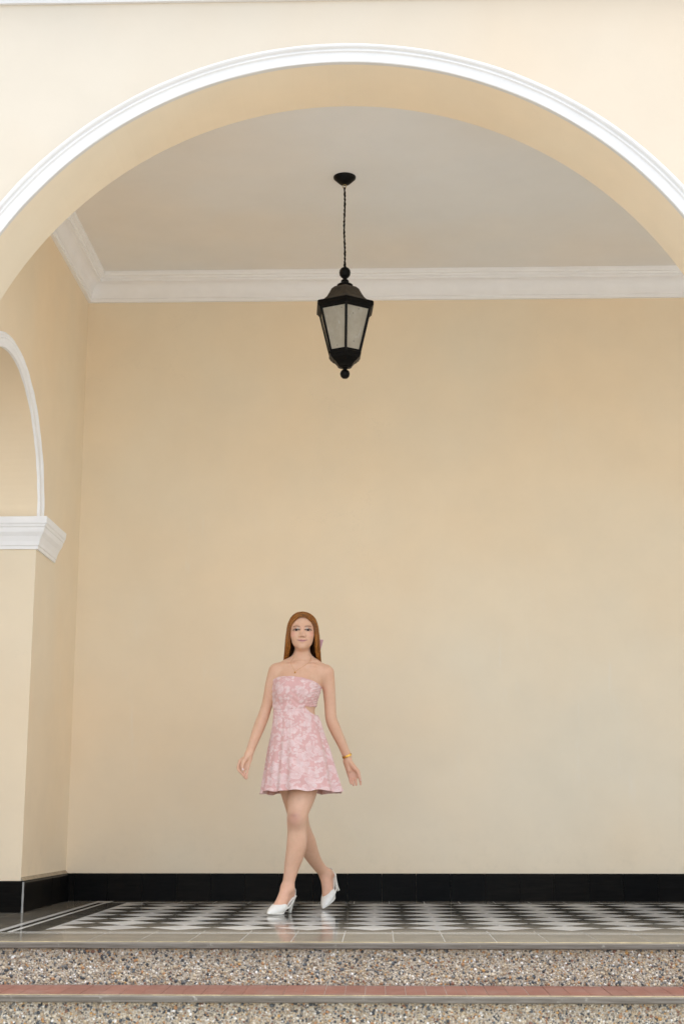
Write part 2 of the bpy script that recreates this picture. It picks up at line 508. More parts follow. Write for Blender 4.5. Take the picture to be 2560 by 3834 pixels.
# porch floor -------------------------------------------------------------------
T = .2203; D = T * math.sqrt(2)           # cement tile side and diagonal
fl = MB(); fl.box(XA, XB, 6.262, YB + .01, -.34, -.0012)
floor = tag(fl.build('porch_floor', M['grout']), kind='structure')
PX, PY = -1.433, 6.990                    # lattice: a dark tile centred here (cut by the border)
FX0, FX1 = PX - D / 2, 3.2                # field limits
NROW = 7
GAP = .0007
def poly_tile(name, pts, mat, th=.006):
    n = len(pts)
    v = [(x, y, -th) for x, y in pts] + [(x, y, 0) for x, y in pts]
    f = [tuple(range(n, 2*n))] + [(i, (i+1) % n, (i+1) % n + n, i + n) for i in range(n)]
    me = mesh(name, v, f); me.materials.append(mat); return me
h = D / 2 - GAP
dm = {k: poly_tile('floor_tile', [(0, -h), (h, 0), (0, h), (-h, 0)], M[k]) for k in ('tile_white', 'tile_dark')}
front_tri = poly_tile('floor_tile', [(-h, 0), (h, 0), (0, h)], M['tile_dark'])
back_tri = poly_tile('floor_tile', [(-h, 0), (0, -h), (h, 0)], M['tile_dark'])
left_tri = poly_tile('floor_tile', [(0, -h), (h, 0), (0, h)], M['tile_white'])
def put(name, me, parent, loc, tilt=.0009, z=0.0):
    o = obj(name, me, parent, None, loc)
    o.rotation_euler = (random.gauss(0, tilt), random.gauss(0, tilt), 0)
    return o
ncol = int((FX1 - FX0) / D)
for j in range(NROW):
    for i in range(ncol + 1):
        x, y = PX - D/2 + i * D, PY + D/2 + j * D
        put('floor_tile', left_tri if i == 0 else dm['tile_white'], floor, (x, y, 0))
for j in range(NROW + 1):
    for i in range(ncol):
        x, y = PX + i * D, PY + j * D
        put('floor_tile', front_tri if j == 0 else back_tri if j == NROW else dm['tile_dark'], floor, (x, y, 0))
FY0, FY1 = PY, PY + NROW * D
# plain border: bands of rectangular tiles, cut where the white lines run
def rect(x0, x1, y0, y1, mat, name='border_tile', cx=None):
    w, d = (x1 - x0) / 2 - GAP, (y1 - y0) / 2 - GAP
    me = poly_tile(name, [(-w, -d), (w, -d), (w, d), (-w, d)], M[mat])
    return put(name, me, floor, ((x0 + x1) / 2, (y0 + y1) / 2, 0))
XT0 = -1.80 - .012
# front border, three rows of tile, joints every T
x = -2.9
shared = {}
def rect_s(x0, y0, w, d, mat, name='border_tile'):
    key = (round(w, 4), round(d, 4), mat)
    if key not in shared:
        a, b2 = w / 2 - .0021, d / 2 - .0012
        shared[key] = poly_tile(name, [(-a, -b2), (a, -b2), (a, b2), (-a, b2)], M[mat])
    return put(name, shared[key], floor, (x0 + w / 2, y0 + d / 2, 0), .0006)
XJ = 0.058                                 # a joint lies here
k0 = -13
for k in range(k0, 14):
    x = XJ + k * T
    for y, d in ((6.300, .155), (6.455, T), (6.455 + T, 6.782 - 6.455 - T)):
        rect_s(x, y, T, d, 'tile_border')
    rect_s(x, 6.868, T, FY0 - 6.868, 'tile_border') if x + T > -1.70 and x + T < 3.3 else None
def strip(x0, x1, y0, y1, mat, name):
    mb = MB(); mb.box(x0, x1, y0, y1, -.006, 0.0); return mb.build(name, M[mat], floor)
strip(-1.80, 3.2, 6.784, 6.804, 'tile_white', 'white_line')
strip(-1.80, 3.2, 6.805, 6.845, 'tile_border', 'grey_line')
strip(-1.712, 3.2, 6.846, 6.866, 'tile_white', 'white_line')
# left border
yb = FY1 + .052
strip(-1.806, -1.772, 6.806, yb + .062, 'tile_white', 'white_line')
strip(-1.771, -1.738, 6.847, yb + .03, 'tile_dark', 'grey_line')
strip(-1.737, -1.717, 6.868, yb + .02, 'tile_white', 'white_line')
for k in range(11):
    y = 6.868 + k * T
    rect_s(-1.715, y, FX0 + 1.715, min(T, yb - y), 'tile_dark') if y < yb - .02 else None
# back border
strip(-1.715, 3.2, yb, yb + .022, 'tile_white', 'white_line')
for k in range(k0, 14):
    x = XJ + k * T
    if x > FX0 - .1 and x < 3.0:
        rect_s(x, FY1 + .001, T, yb - FY1 - .002, 'tile_border')
    if x > -1.80 and x < 3.2: rect_s(x, yb + .024, T, YB - yb - .024, 'tile_border')
# outer band at the left, beside and through the side arch
for i in range(5):
    for k in range(13):
        x1 = -1.808 - i * T; y = 6.785 + k * T
        if y + T > YB: continue
        rect_s(x1 - T, y, T, T, 'tile_border')
# right of the patterned field: plain tiles out of the picture
me = poly_tile('border_tile', [(3.21, 6.3), (XB, 6.3), (XB, YB), (3.21, YB)], M['tile_border']); obj('border_tile', me, floor)
me = poly_tile('border_tile', [(XA, 6.3), (-2.92, 6.3), (-2.92, YB), (XA, YB)], M['tile_border']); obj('border_tile', me, floor)

# skirting of black tiles -----------------------------------------------------------
SH, ST = .172, .022
def skirt_mesh(w):
    """tile with its face to -Y and a splayed, rounded top"""
    a = w / 2 - .0009
    prof = [(0, -.003), (-ST, -.003), (-ST, SH - .012), (-ST + .003, SH - .005), (-ST + .008, SH - .001), (0, SH)]
    mb = MB(); mb.rings([[(-a, y, z) for y, z in prof], [(a, y, z) for y, z in prof]])
    m_ = mb.mesh('skirting_tile'); m_.materials.append(M['skirting']); return m_
sk = skirt_mesh(T)
for k in range(k0, 22):
    x = .123 + k * T
    if x - T / 2 > XL + .01 and x < 4.6:
        o = obj('skirting_tile', sk, back, None, (x, YB - .0005, 0)); o.rotation_euler = (random.gauss(0, .004), 0, random.gauss(0, .003))
xs = min(.123 + k * T - T / 2 for k in range(k0, 22) if .123 + k * T - T / 2 > XL + .01)
if xs - XL > .02:
    obj('skirting_tile', skirt_mesh(xs - XL), back, None, ((xs + XL) / 2, YB - .0005, 0))
y = SC + SR - .001
ln = (YB - ST - y) / 5
skl = skirt_mesh(ln)
for k in range(5):
    o = obj('skirting_tile', skl, side, None, (XL + .0005, y + ln * (k + .5), 0)); o.rotation_euler = (0, 0, R(90) + random.gauss(0, .003))
for k in range(2):
    o = obj('skirting_tile', skirt_mesh(.261), side, None, (XL + ST - .261 * (k + .5) , y, 0)); o.rotation_euler = (0, 0, 0)
# chipped pale mortar on the outer corner
m = MB(); m.tube([(XL + ST - .002, y - ST + .002, z) for z in (0.0, .04, .08, .12, .166)], [.007, .005, .0065, .005, .006], 6); m.build('corner_mortar', M['grout'], side)
# dusty top of the skirting along the cross wall
m = MB(); m.add([(XL, y, SH + .001), (XL + ST - .004, y, SH + .001), (XL + ST - .004, YB - ST, SH + .001), (XL, YB - ST, SH + .001), (XL, y, SH + .02), (XL, YB - ST, SH + .02)],
      [(1, 2, 5, 4), (0, 1, 4), (2, 3, 5), (0, 3, 2, 1)])
m.build('dust_fillet', simple('dusty_mortar', (.34, .27, .18), .9, nscale=30, var=.25, bump=.3), side)

# steps ---------------------------------------------------------------------------------
NOSE = [(0, 0), (0, -.018), (.004, -.021), (.014, -.021), (.014, -.010), (.060, -.004), (.060, 0.0035), (.048, .0045), (.046, .002), (.036, .002), (.034, .0045), (.020, .0045), (.018, .002), (.010, .002), (.008, .004), (.003, .003)]
def nosing(parent, yf, z, name='nosing'):
    mb = MB()
    xs_ = np.linspace(XA, XB, 90)
    rings = [[(x, yf + o_ + .0015 * noise.noise(Vector((x * 1.7, k, z))), z + h_ + .001 * noise.noise(Vector((x * 2.3, k * .7, z + 3)))) for k, (o_, h_) in enumerate(NOSE)] for x in xs_]
    mb.rings(rings); o = mb.build(name, M['nosing'], parent)
    # brass bar let into the tread edge
    b2 = MB(); b2.rings([[(x, yf + .024 + a_, z + .0035 + c_) for a_, c_ in ((-.003, 0), (.003, 0), (.002, .0028), (-.002, .0028))] for x in xs_])
    b2.build('brass_bar', M['brass'], o)
    return o
nosing(floor, 6.236, 0.0)
RY1, RY2 = 6.262, 5.872       # riser faces
TZ = -.170                    # tread of the step
st = MB(); st.box(XA, XB, RY2, RY1 + .05, GZ - .01, TZ - .008)
step = tag(st.build('lower_step', M['mortar']), kind='structure')
up = MB(); up.box(XA, XB, RY1 - .004, RY1 + .002, TZ - .01, -.006)
up_r = up.build('upper_riser', M['mortar'], floor)
nosing(step, 5.846, TZ)
# terracotta tread tiles, laid slightly askew
TW = .0815
def clay_mesh():
    a = TW / 2 - .0007; y0, y1 = 5.910, RY1 - .006
    sk_ = .0
    mb = MB(); pts = [(-a, y0), (a, y0), (a + sk_, y1), (-a + sk_, y1)]
    mb.rings([[(x, y, -.01) for x, y in pts], [(x, y, -.0015) for x, y in pts], [(x * .975, y0 + .002 if y == y0 else y1 - .002, 0) for x, y in pts]])
    m_ = mb.mesh('tread_tile'); m_.materials.append(M['clay']); return m_
cm_ = clay_mesh()
for k in range(-36, 36):
    o = obj('tread_tile', cm_, step, None, (.55 + k * TW, 0, TZ + .001 + random.uniform(-.0008, .0008)))
    o.rotation_euler = (0, random.gauss(0, .003), 0)
gb = MB(); gb.box(XA + .01, XB - .01, 5.905, RY1 - .003, TZ - .012, TZ - .0012); gb.build('tread_grout', M['grout'], step)
fill = MB(); fill.box(XA, .55 - 36.5 * TW, 5.91, RY1 - .006, TZ - .01, TZ); fill.box(.55 + 35.5 * TW, XB, 5.91, RY1 - .006, TZ - .01, TZ)
fill.build('tread_fill', M['clay'], step)

# exposed pebble aggregate on both risers: real stones, far too many to count
ico = bmesh.new(); bmesh.ops.create_icosphere(ico, subdivisions=1, radius=1)
IV = np.array([v.co[:] for v in ico.verts], np.float32); IF = np.array([[v.index for v in f.verts] for f in ico.faces], np.int32); ico.free()
def pebbles(name, parent, yface, z0, z1, x0, x1, seed, step_=.0070):
    rg = np.random.default_rng(seed)
    nx, nz = int((x1 - x0) / step_), max(1, int((z1 - z0) / step_))
    gx, gz = np.meshgrid(np.arange(nx), np.arange(nz))
    px = x0 + (gx.ravel() + .5 + rg.uniform(-.55, .55, gx.size) + .5 * (gz.ravel() % 2)) * step_
    pz = z0 + (gz.ravel() + .5 + rg.uniform(-.5, .5, gx.size)) * step_
    rad = np.clip(rg.lognormal(math.log(.0037), .34, px.size), .0018, .0080)
    big = rg.random(px.size) < .035
    rad[big] = rg.uniform(.0055, .0092, big.sum())
    pz = np.clip(pz, z0 + rad, z1 - rad)
    nP = px.size
    sx = rad * rg.uniform(.75, 1.15, nP); sz = rad * rg.uniform(.6, 1.2, nP); sy = rad * rg.uniform(.22, .40, nP)
    ang = rg.uniform(0, math.pi, nP)
    V = IV[None] * np.stack([sx, sy, sz], 1)[:, None, :]
    V = V * (1 + rg.uniform(-.16, .16, (nP, len(IV), 1)))
    c_, s2 = np.cos(ang)[:, None], np.sin(ang)[:, None]
    x_ = V[..., 0] * c_ - V[..., 2] * s2; z_ = V[..., 0] * s2 + V[..., 2] * c_
    W = np.stack([x_ + px[:, None], V[..., 1] + (yface - rg.uniform(.0, .0012, nP))[:, None], z_ + pz[:, None]], -1)
    F = (IF[None] + (np.arange(nP) * len(IV))[:, None, None]).reshape(-1, 3)
    me = np_mesh(name, W.reshape(-1, 3), F)
    o = obj(name, me, parent, M['pebble']); tag(o, kind='stuff'); return o
pebbles('pebbles', floor, RY1 - .005, TZ + .001, -.0205, -2.1, 1.9, 3)
pebbles('pebbles', step, RY2 - .001, GZ, TZ - .0205, -2.1, 1.9, 5)

# ------------------------------------------------------------------ hanging lantern
def iron_mat():
    t = NT('aged_black_iron'); P = t.coord()
    n = t.noise(P, 30, 6, .65).outputs['Fac']
    c = t.ramp(n, [(.35, (.002, .0018, .0015)), (.62, (.0035, .003, .0025)), (.85, (.018, .014, .009))])
    t.set(Base_Color=c, Roughness=.4, Metallic=.0, Specular_IOR_Level=.12); t.bump(n, .25, .002)
    return t.m
def roof_mat():
    t = NT('dusty_lantern_roof'); g_ = t.n('ShaderNodeNewGeometry')
    P = t.coord(); n = t.noise(P, 24, 6, .7).outputs['Fac']
    c = t.ramp(n, [(.3, (.012, .0085, .005)), (.7, (.060, .043, .024))])
    t.set(Base_Color=c, Roughness=.75); t.bump(n, .3, .003)
    return t.m
def frosted():
    t = NT('dirty_frosted_glass'); P = t.coord()
    n = t.noise(P, 14, 5, .65).outputs['Fac']
    c = t.ramp(n, [(.3, (.54, .485, .375)), (.7, (.70, .65, .54))])
    mp = t.n('ShaderNodeMapping'); mp.inputs['Scale'].default_value = (30, 30, 9); t.l(P, mp.inputs['Vector'])
    s = t.noise(mp.outputs[0], 1.2, 5, .6).outputs['Fac']
    m_ = t.ramp(s, [(.60, (0, 0, 0)), (.70, (1, 1, 1))])
    c = t.mix(t.math('MULTIPLY', m_, .7), c, (.85, .85, .82))
    sp = t.n('ShaderNodeTexVoronoi'); sp.inputs['Scale'].default_value = 26; t.l(P, sp.inputs['Vector'])
    c = t.mix(t.math('MULTIPLY', t.math('LESS_THAN', sp.outputs['Distance'], .10), .7), c, (.08, .07, .05))
    t.set(Base_Color=c, Roughness=.38, Transmission_Weight=.55, IOR=1.45)
    return t.m
M['iron'] = iron_mat(); M['lroof'] = roof_mat(); M['frost'] = frosted()

LX, LY = -.186, 7.895
lan = bpy.data.objects.new('hanging_lantern', None); COL.objects.link(lan); lan.location = (LX, LY, 3.01)
tag(lan, 'black iron hexagonal lantern with frosted panes hanging from the porch ceiling', 'lantern')
L0 = lan.location.copy()
def lpart(mb, name, mat, parent=lan, smooth=True, off=L0):
    o = mb.build(name, M[mat], None, smooth); o.data.transform(Matrix.Translation(-off)); o.parent = parent; return o
ROT = R(-90 + 4)
def hexring(rad, z, rot=ROT, n=6):
    return [(LX + rad * math.cos(rot + 2*math.pi*j/n), LY + rad * math.sin(rot + 2*math.pi*j/n), z) for j in range(n)]
m = MB(); m.lathe([(.012, -.047), (.030, -.043), (.044, -.030), (.058, -.016), (.066, -.008), (.067, -.001), (.067, .0)], (LX - .001, LY - .012, 4.262), 32); lpart(m, 'ceiling_rose', 'iron')
m = MB()
def ring(mb, c, r, rt, axis, n=16, k=6):
    ax = Vector(axis).normalized(); a = ax.orthogonal().normalized(); b_ = ax.cross(a); rings = []
    for i in range(n):
        t_ = 2*math.pi*i/n; d = a*math.cos(t_) + b_*math.sin(t_)
        rings.append([tuple(Vector(c) + d*(r + rt*math.cos(2*math.pi*j/k)) + ax*rt*math.sin(2*math.pi*j/k)) for j in range(k)])
    rings.append(rings[0]); mb.rings(rings, False, False)
ring(m, (LX - .002, LY - .012, 4.203), .0115, .0026, (0.4, 1, 0)); lpart(m, 'hook_ring', 'brass')
# chain wrapped with its cable: uneven, knotted
m = MB(); pts, rad = [], []
for i in range(60):
    t_ = i / 59; z = 4.196 + (3.705 - 4.196) * t_
    kn = .5 + .5 * math.sin(i * 1.55 + 1.3 * math.sin(i * .7))
    pts.append((LX - .002 + .002 * math.sin(t_ * 9) + .0012 * math.sin(i * 2.1), LY - .012 * (1 - t_), z)); rad.append(.0042 + .0026 * kn)
m.tube(pts, rad, 8); chain = lpart(m, 'chain', 'iron')
for k, t_ in enumerate((.965, .99)):
    m = MB(); ring(m, (LX - .001, LY, 4.196 + (3.705 - 4.196) * t_), .0085, .0022, (1, .2 + k, 0)); lpart(m, 'chain_link', 'iron', chain)
m = MB(); m.lathe([(.020, 3.600), (.024, 3.606), (.020, 3.614), (.013, 3.618), (.013, 3.628), (.022, 3.632), (.031, 3.645), (.0335, 3.661), (.031, 3.676), (.022, 3.688), (.010, 3.694), (.006, 3.705)], (LX, LY, 0), 28); lpart(m, 'top_finial', 'iron')
m = MB(); m.lathe([(.040, 3.572), (.047, 3.577), (.047, 3.583), (.040, 3.588), (.026, 3.594), (.022, 3.602)], (LX, LY, 0), 28); lpart(m, 'collar', 'iron')
m = MB(); m.rings([hexring(r_, z) for r_, z in ((.166, 3.455), (.146, 3.468), (.124, 3.490), (.108, 3.516), (.092, 3.545), (.072, 3.562), (.042, 3.574))]); lpart(m, 'roof', 'lroof', smooth=False)
m = MB(); m.rings([hexring(r_, z) for r_, z in ((.158, 3.418), (.176, 3.418), (.180, 3.426), (.188, 3.430), (.188, 3.450), (.182, 3.457), (.150, 3.459))]); o = lpart(m, 'eave', 'iron', smooth=False); bevel(o, .002)
ZT, ZB, RT_, RB_ = 3.420, 3.158, .166, .098
top, bot = hexring(RT_, ZT), hexring(RB_, ZB)
frm = None
for j in range(6):      # corner bars
    a, b_ = Vector(top[j]), Vector(bot[j]); o_ = (Vector((LX, LY, a.z)) - a).normalized()
    d = (b_ - a).normalized(); sd = d.cross(o_).normalized(); w, tk = .0075, .010
    m = MB(); m.rings([[tuple(p + sd*x_*w + o_*y_*tk) for x_, y_ in ((-1, .55), (-1, 0), (-.4, -.45), (.4, -.45), (1, 0), (1, .55))] for p in (a, b_)])
    lpart(m, 'corner_bar', 'iron', smooth=False)
for j in range(6):      # glass with its top and bottom glazing bars
    a0, a1, b0, b1 = Vector(top[j]), Vector(top[(j+1) % 6]), Vector(bot[j]), Vector(bot[(j+1) % 6])
    nrm = (a1 - a0).cross(b0 - a0).normalized(); ctr = Vector((LX, LY, (a0.z + b0.z) / 2)); mid = (a0 + a1 + b0 + b1) / 4
    if nrm.dot(mid - ctr) < 0: nrm = -nrm
    m = MB(); m.rings([[tuple(p - nrm * q) for p in (a0, a1, b1, b0)] for q in (.004, .007)]); lpart(m, 'glass_pane', 'frost', smooth=False)
    for (p, q, u) in ((a0, a1, (b0 - a0).normalized()), (b0, b1, (a0 - b0).normalized())):
        m = MB(); m.rings([[tuple(e + u * x_ + nrm * y_) for x_, y_ in ((0, -.008), (.012, -.008), (.012, .001), (.008, .003), (0, .003))] for e in (p, q)]); lpart(m, 'glazing_bar', 'iron', smooth=False)
m = MB(); m.rings([hexring(r_, z) for r_, z in ((.032, 3.074), (.044, 3.080), (.050, 3.090), (.066, 3.108), (.082, 3.118), (.088, 3.126), (.096, 3.130), (.098, 3.138), (.104, 3.143), (.106, 3.154), (.100, 3.162), (.085, 3.163))]); o = lpart(m, 'base_cup', 'iron', smooth=False); bevel(o, .0015)
m = MB(); m.lathe([(.004, 3.0095), (.016, 3.0125), (.025, 3.023), (.0285, 3.037), (.026, 3.050), (.017, 3.060), (.011, 3.064), (.013, 3.070), (.020, 3.073), (.022, 3.078)], (LX, LY, 0), 28); lpart(m, 'bottom_finial', 'iron')

# ------------------------------------------------------------------ the person
# an implicit body (tapered limbs blended into one field) meshed as one continuous surface
def axis(rng):
    out = []
    for a, b_, h in rng: out.append(np.arange(a, b_ - h * .25, h))
    return np.concatenate(out + [[rng[-1][1]]]).astype(np.float32)

def catmull(C, n):
    u = np.linspace(0, len(C) - 1, n); i = np.clip(u.astype(int), 0, len(C) - 2); t_ = (u - i)[:, None]
    g_ = lambda k: C[np.clip(i + k, 0, len(C) - 1)]
    p0, p1, p2, p3 = g_(-1), g_(0), g_(1), g_(2)
    return .5 * (2*p1 + (p2 - p0)*t_ + (2*p0 - 5*p1 + 4*p2 - p3)*t_**2 + (3*p1 - p0 - 3*p2 + p3)*t_**3)

class Field:
    def __init__(s, xs, ys, zs):
        s.x, s.y, s.z = xs, ys, zs
        s.F = np.full((len(xs), len(ys), len(zs)), .08, np.float32)
    def blk(s, lo, hi):
        i = [slice(max(0, int(np.searchsorted(ax, l)) - 1), int(np.searchsorted(ax, h)) + 1) for ax, l, h in zip((s.x, s.y, s.z), lo, hi)]
        return tuple(i), np.stack(np.meshgrid(s.x[i[0]], s.y[i[1]], s.z[i[2]], indexing='ij'), -1)
    def put(s, lo, hi, fn, k, op='add'):
        pad = .012 + k
        i, P = s.blk(np.array(lo) - pad, np.array(hi) + pad)
        if P.size == 0: return
        d = fn(P).astype(np.float32); f = s.F[i]
        if op == 'add':
            h = np.clip(.5 + .5 * (f - d) / k, 0, 1); s.F[i] = f + (d - f) * h - k * h * (1 - h)
        else:
            d = -d; h = np.clip(.5 - .5 * (f - d) / k, 0, 1); s.F[i] = f + (d - f) * h + k * h * (1 - h)
    def cone(s, a, b_, r1, r2, k=.015, op='add'):
        a, b_ = np.array(a, np.float32), np.array(b_, np.float32); m_ = max(r1, r2)
        s.put(np.minimum(a, b_) - m_, np.maximum(a, b_) + m_, lambda P: cone_d(P, a, b_, r1, r2), k, op)
    def chain(s, pts, k=.015):
        """one smooth tapered limb through the joints, blended into the rest once"""
        A = np.array([list(p) + [r] for p, r in pts], np.float64)
        n = (len(A) - 1) * 6 + 1 if len(A) > 2 else 2
        C = catmull(A, n).astype(np.float32)
        m_ = C[:, 3].max(); pad = .012 + k
        i0, P0 = s.blk(C[:, :3].min(0) - m_ - pad, C[:, :3].max(0) + m_ + pad)
        d = np.full(P0.shape[:3], .08, np.float32); o3 = [q.start for q in i0]; del P0
        for a, b_ in zip(C[:-1], C[1:]):
            mm = max(a[3], b_[3]) + pad
            i1, P1 = s.blk(np.minimum(a[:3], b_[:3]) - mm, np.maximum(a[:3], b_[:3]) + mm)
            j = tuple(slice(max(0, q.start - o), q.stop - o) for q, o in zip(i1, o3))
            cd = cone_d(P1, a[:3], b_[:3], a[3], b_[3]); v_ = d[j]
            cut = tuple(slice(max(0, o - q.start), max(0, o - q.start) + n_) for q, o, n_ in zip(i1, o3, v_.shape))
            np.minimum(v_, cd[cut], out=v_)
        f_ = s.F[i0]; hh = np.clip(.5 + .5 * (f_ - d) / k, 0, 1); s.F[i0] = f_ + (d - f_) * hh - k * hh * (1 - hh)
    def ell(s, c, r, k=.015, op='add', rot=None):
        c, r = np.array(c, np.float32), np.array(r, np.float32); m_ = r.max()
        s.put(c - m_, c + m_, lambda P: ell_d(P, c, r, rot), k, op)
    def mesh(s):
        F = s.F; I = F < 0
        c = np.zeros(tuple(n - 1 for n in F.shape), np.uint8)
        for dx in (0, 1):
            for dy in (0, 1):
                for dz in (0, 1):
                    c += I[dx:F.shape[0]-1+dx, dy:F.shape[1]-1+dy, dz:F.shape[2]-1+dz]
        sh = c.shape
        lin = np.flatnonzero((c > 0) & (c < 8)); del c
        ci = np.stack(np.unravel_index(lin, sh), 1)
        val = {}
        for dx in (0, 1):
            for dy in (0, 1):
                for dz in (0, 1): val[dx, dy, dz] = F[ci[:, 0]+dx, ci[:, 1]+dy, ci[:, 2]+dz]
        acc = np.zeros((len(ci), 3), np.float64); cnt = np.zeros(len(ci))
        keys = list(val)
        for ka in keys:
            for ax in range(3):
                if ka[ax]: continue
                kb = list(ka); kb[ax] = 1; kb = tuple(kb)
                fa, fb = val[ka], val[kb]; cr = (fa < 0) != (fb < 0)
                t_ = np.where(cr, fa / np.where(cr, fa - fb, 1), 0)
                for q in range(3): acc[:, q] += cr * (ka[q] if q != ax else t_)
                cnt += cr
        acc /= cnt[:, None]
        V = np.stack([ax[ci[:, q]] + acc[:, q] * (ax[ci[:, q]+1] - ax[ci[:, q]]) for q, ax in enumerate((s.x, s.y, s.z))], 1)
        faces = []
        for ax in range(3):
            sl0 = [slice(None)]*3; sl1 = [slice(None)]*3; sl0[ax] = slice(0, -1); sl1[ax] = slice(1, None)
            A, B = I[tuple(sl0)], I[tuple(sl1)]
            e = np.argwhere(A != B)
            u, w = [(1, 2), (2, 0), (0, 1)][ax]
            ok = (e[:, u] > 0) & (e[:, w] > 0) & (e[:, u] < sh[u]) & (e[:, w] < sh[w]); e = e[ok]
            sg = A[e[:, 0], e[:, 1], e[:, 2]]
            q = []
            for du, dw in ((-1, -1), (0, -1), (0, 0), (-1, 0)):
                cc = e.copy(); cc[:, u] += du; cc[:, w] += dw
                q.append(np.searchsorted(lin, np.ravel_multi_index(cc.T, sh)))
            q = np.stack(q, 1); q[~sg] = q[~sg][:, ::-1]
            faces.append(q)
        return V, np.concatenate(faces)

def cone_d(P, a, b_, r1, r2):
    ab = b_ - a; l2 = max(float(ab @ ab), 1e-9)
    x, y, z = P[..., 0] - a[0], P[..., 1] - a[1], P[..., 2] - a[2]
    t_ = np.clip((x * ab[0] + y * ab[1] + z * ab[2]) / np.float32(l2), 0, 1)
    return np.sqrt((x - t_ * ab[0])**2 + (y - t_ * ab[1])**2 + (z - t_ * ab[2])**2) - (np.float32(r1) + np.float32(r2 - r1) * t_)
def ell_d(P, c, r, rot=None):
    q = P - c
    if rot is not None: q = q @ rot
    k0 = np.linalg.norm(q / r, axis=-1); k1 = np.linalg.norm(q / (r * r), axis=-1)
    return k0 * (k0 - 1) / np.maximum(k1, 1e-6)
def smin(a, b_, k):
    h = np.clip(.5 + .5 * (b_ - a) / k, 0, 1); return b_ + (a - b_) * h - k * h * (1 - h)

# --- torso as a loft: height, half width, half depth, centre x, centre y
TOR = np.array([(.74, .120, .100, -.462, 8.325), (.80, .150, .112, -.464, 8.325), (.90, .163, .118, -.468, 8.325), (1.00, .145, .104, -.480, 8.318),
                (1.08, .121, .089, -.489, 8.312), (1.13, .1175, .085, -.490, 8.31), (1.19, .125, .088, -.486, 8.31), (1.25, .137, .094, -.478, 8.312),
                (1.30, .143, .093, -.472, 8.318), (1.34, .142, .083, -.465, 8.322), (1.375, .118, .068, -.458, 8.328), (1.41, .070, .052, -.452, 8.33)])
_zz = np.linspace(.70, 1.44, 371)
_tt = np.stack([np.convolve(np.pad(np.interp(_zz, TOR[:, 0], TOR[:, q]), 12, 'edge'), np.hanning(25) / np.hanning(25).sum(), 'valid') for q in range(1, 5)], 1)
def tor(z): return [np.interp(z, _zz, _tt[:, q]) for q in range(4)]
BUST = [((-.528, 8.247, 1.243), (.055, .045, .056)), ((-.424, 8.249, 1.238), (.055, .045, .056))]
def torso_d(P):
    z = P[..., 2]; a, b_, cx, cy = tor(np.clip(z, .74, 1.41))
    q = np.sqrt(((P[..., 0] - cx) / a)**2 + ((P[..., 1] - cy) / b_)**2)
    d = (q - 1) * np.minimum(a, b_)
    d = np.maximum(d, np.maximum(z - 1.41, .74 - z))
    for c, r in BUST: d = smin(d, ell_d(P, np.array(c), np.array(r)), .05)
    return d


f = Field(axis([(-.835, -.53, .0028), (-.53, -.365, .0016), (-.365, -.09, .0028)]),
          axis([(8.02, 8.175, .0034), (8.175, 8.30, .0017), (8.30, 8.78, .0034)]),
          axis([(-.004, .69, .0034), (.69, .90, .0024), (.90, 1.455, .0034), (1.455, 1.71, .0016)]))
f.put((-.64, 8.2, .74), (-.3, 8.43, 1.41), torso_d, .03)
# neck, trapezius, shoulders, collarbones
f.cone((-.450, 8.338, 1.375), (-.447, 8.328, 1.515), .0480, .0450, .035)
for sx, tx, tz in ((-1, -.585, 1.366), (1, -.318, 1.356)):
    f.cone((-.449 + sx * .026, 8.342, 1.438), (tx, 8.33, tz), .026, .040, .035)
    f.chain([((-.449 + sx * .020, 8.276, 1.386), .007), ((-.449 + sx * .07, 8.276, 1.394), .006), ((tx - sx * .03, 8.300, tz + .026), .006)], .024)
f.chain([((-.600, 8.327, 1.360), .0445), ((-.625, 8.333, 1.290), .0365), ((-.648, 8.342, 1.180), .0325), ((-.668, 8.344, 1.112), .0330), ((-.692, 8.315, 1.040), .0335),
         ((-.722, 8.262, .945), .0270), ((-.744, 8.226, .874), .0225)], .02)
f.chain([((-.305, 8.335, 1.350), .0450), ((-.294, 8.342, 1.285), .0385), ((-.285, 8.356, 1.180), .0345), ((-.279, 8.366, 1.092), .0340), ((-.257, 8.380, 1.030), .0340),
         ((-.217, 8.404, .945), .0285), ((-.186, 8.418, .870), .0235)], .02)
# her left hand: palm to the viewer, fingers loosely open
LB = {'pinky': [(-.173, 8.412, .755), (-.169, 8.394, .731), (-.163, 8.378, .713)], 'ring': [(-.156, 8.410, .753), (-.153, 8.390, .726), (-.149, 8.374, .705)],
      'middle': [(-.137, 8.410, .753), (-.135, 8.390, .728), (-.133, 8.374, .707)], 'index': [(-.121, 8.416, .762), (-.111, 8.406, .734), (-.108, 8.394, .710)]}
for nm, p in LB.items():
    r0 = {'pinky': .0068, 'ring': .0076, 'middle': .0079, 'index': .0076}[nm]
    w0 = {'pinky': (-.197, 8.420, .842), 'ring': (-.190, 8.420, .842), 'middle': (-.181, 8.420, .842), 'index': (-.172, 8.420, .846)}[nm]
    f.cone(w0, p[0], .0135, r0 + .0030, .010)
    f.chain([(p[0], r0 + .0012), (p[1], r0), (p[2], r0 * .80)], .0035)
f.cone((-.186, 8.418, .876), (-.183, 8.42, .842), .0225, .019, .014)
f.cone((-.186, 8.410, .846), (-.176, 8.404, .790), .012, .011, .012)
f.chain([((-.172, 8.408, .842), .0155), ((-.146, 8.396, .808), .0150), ((-.124, 8.386, .786), .0112), ((-.116, 8.380, .758), .0092), ((-.108, 8.378, .733), .0066)], .007)
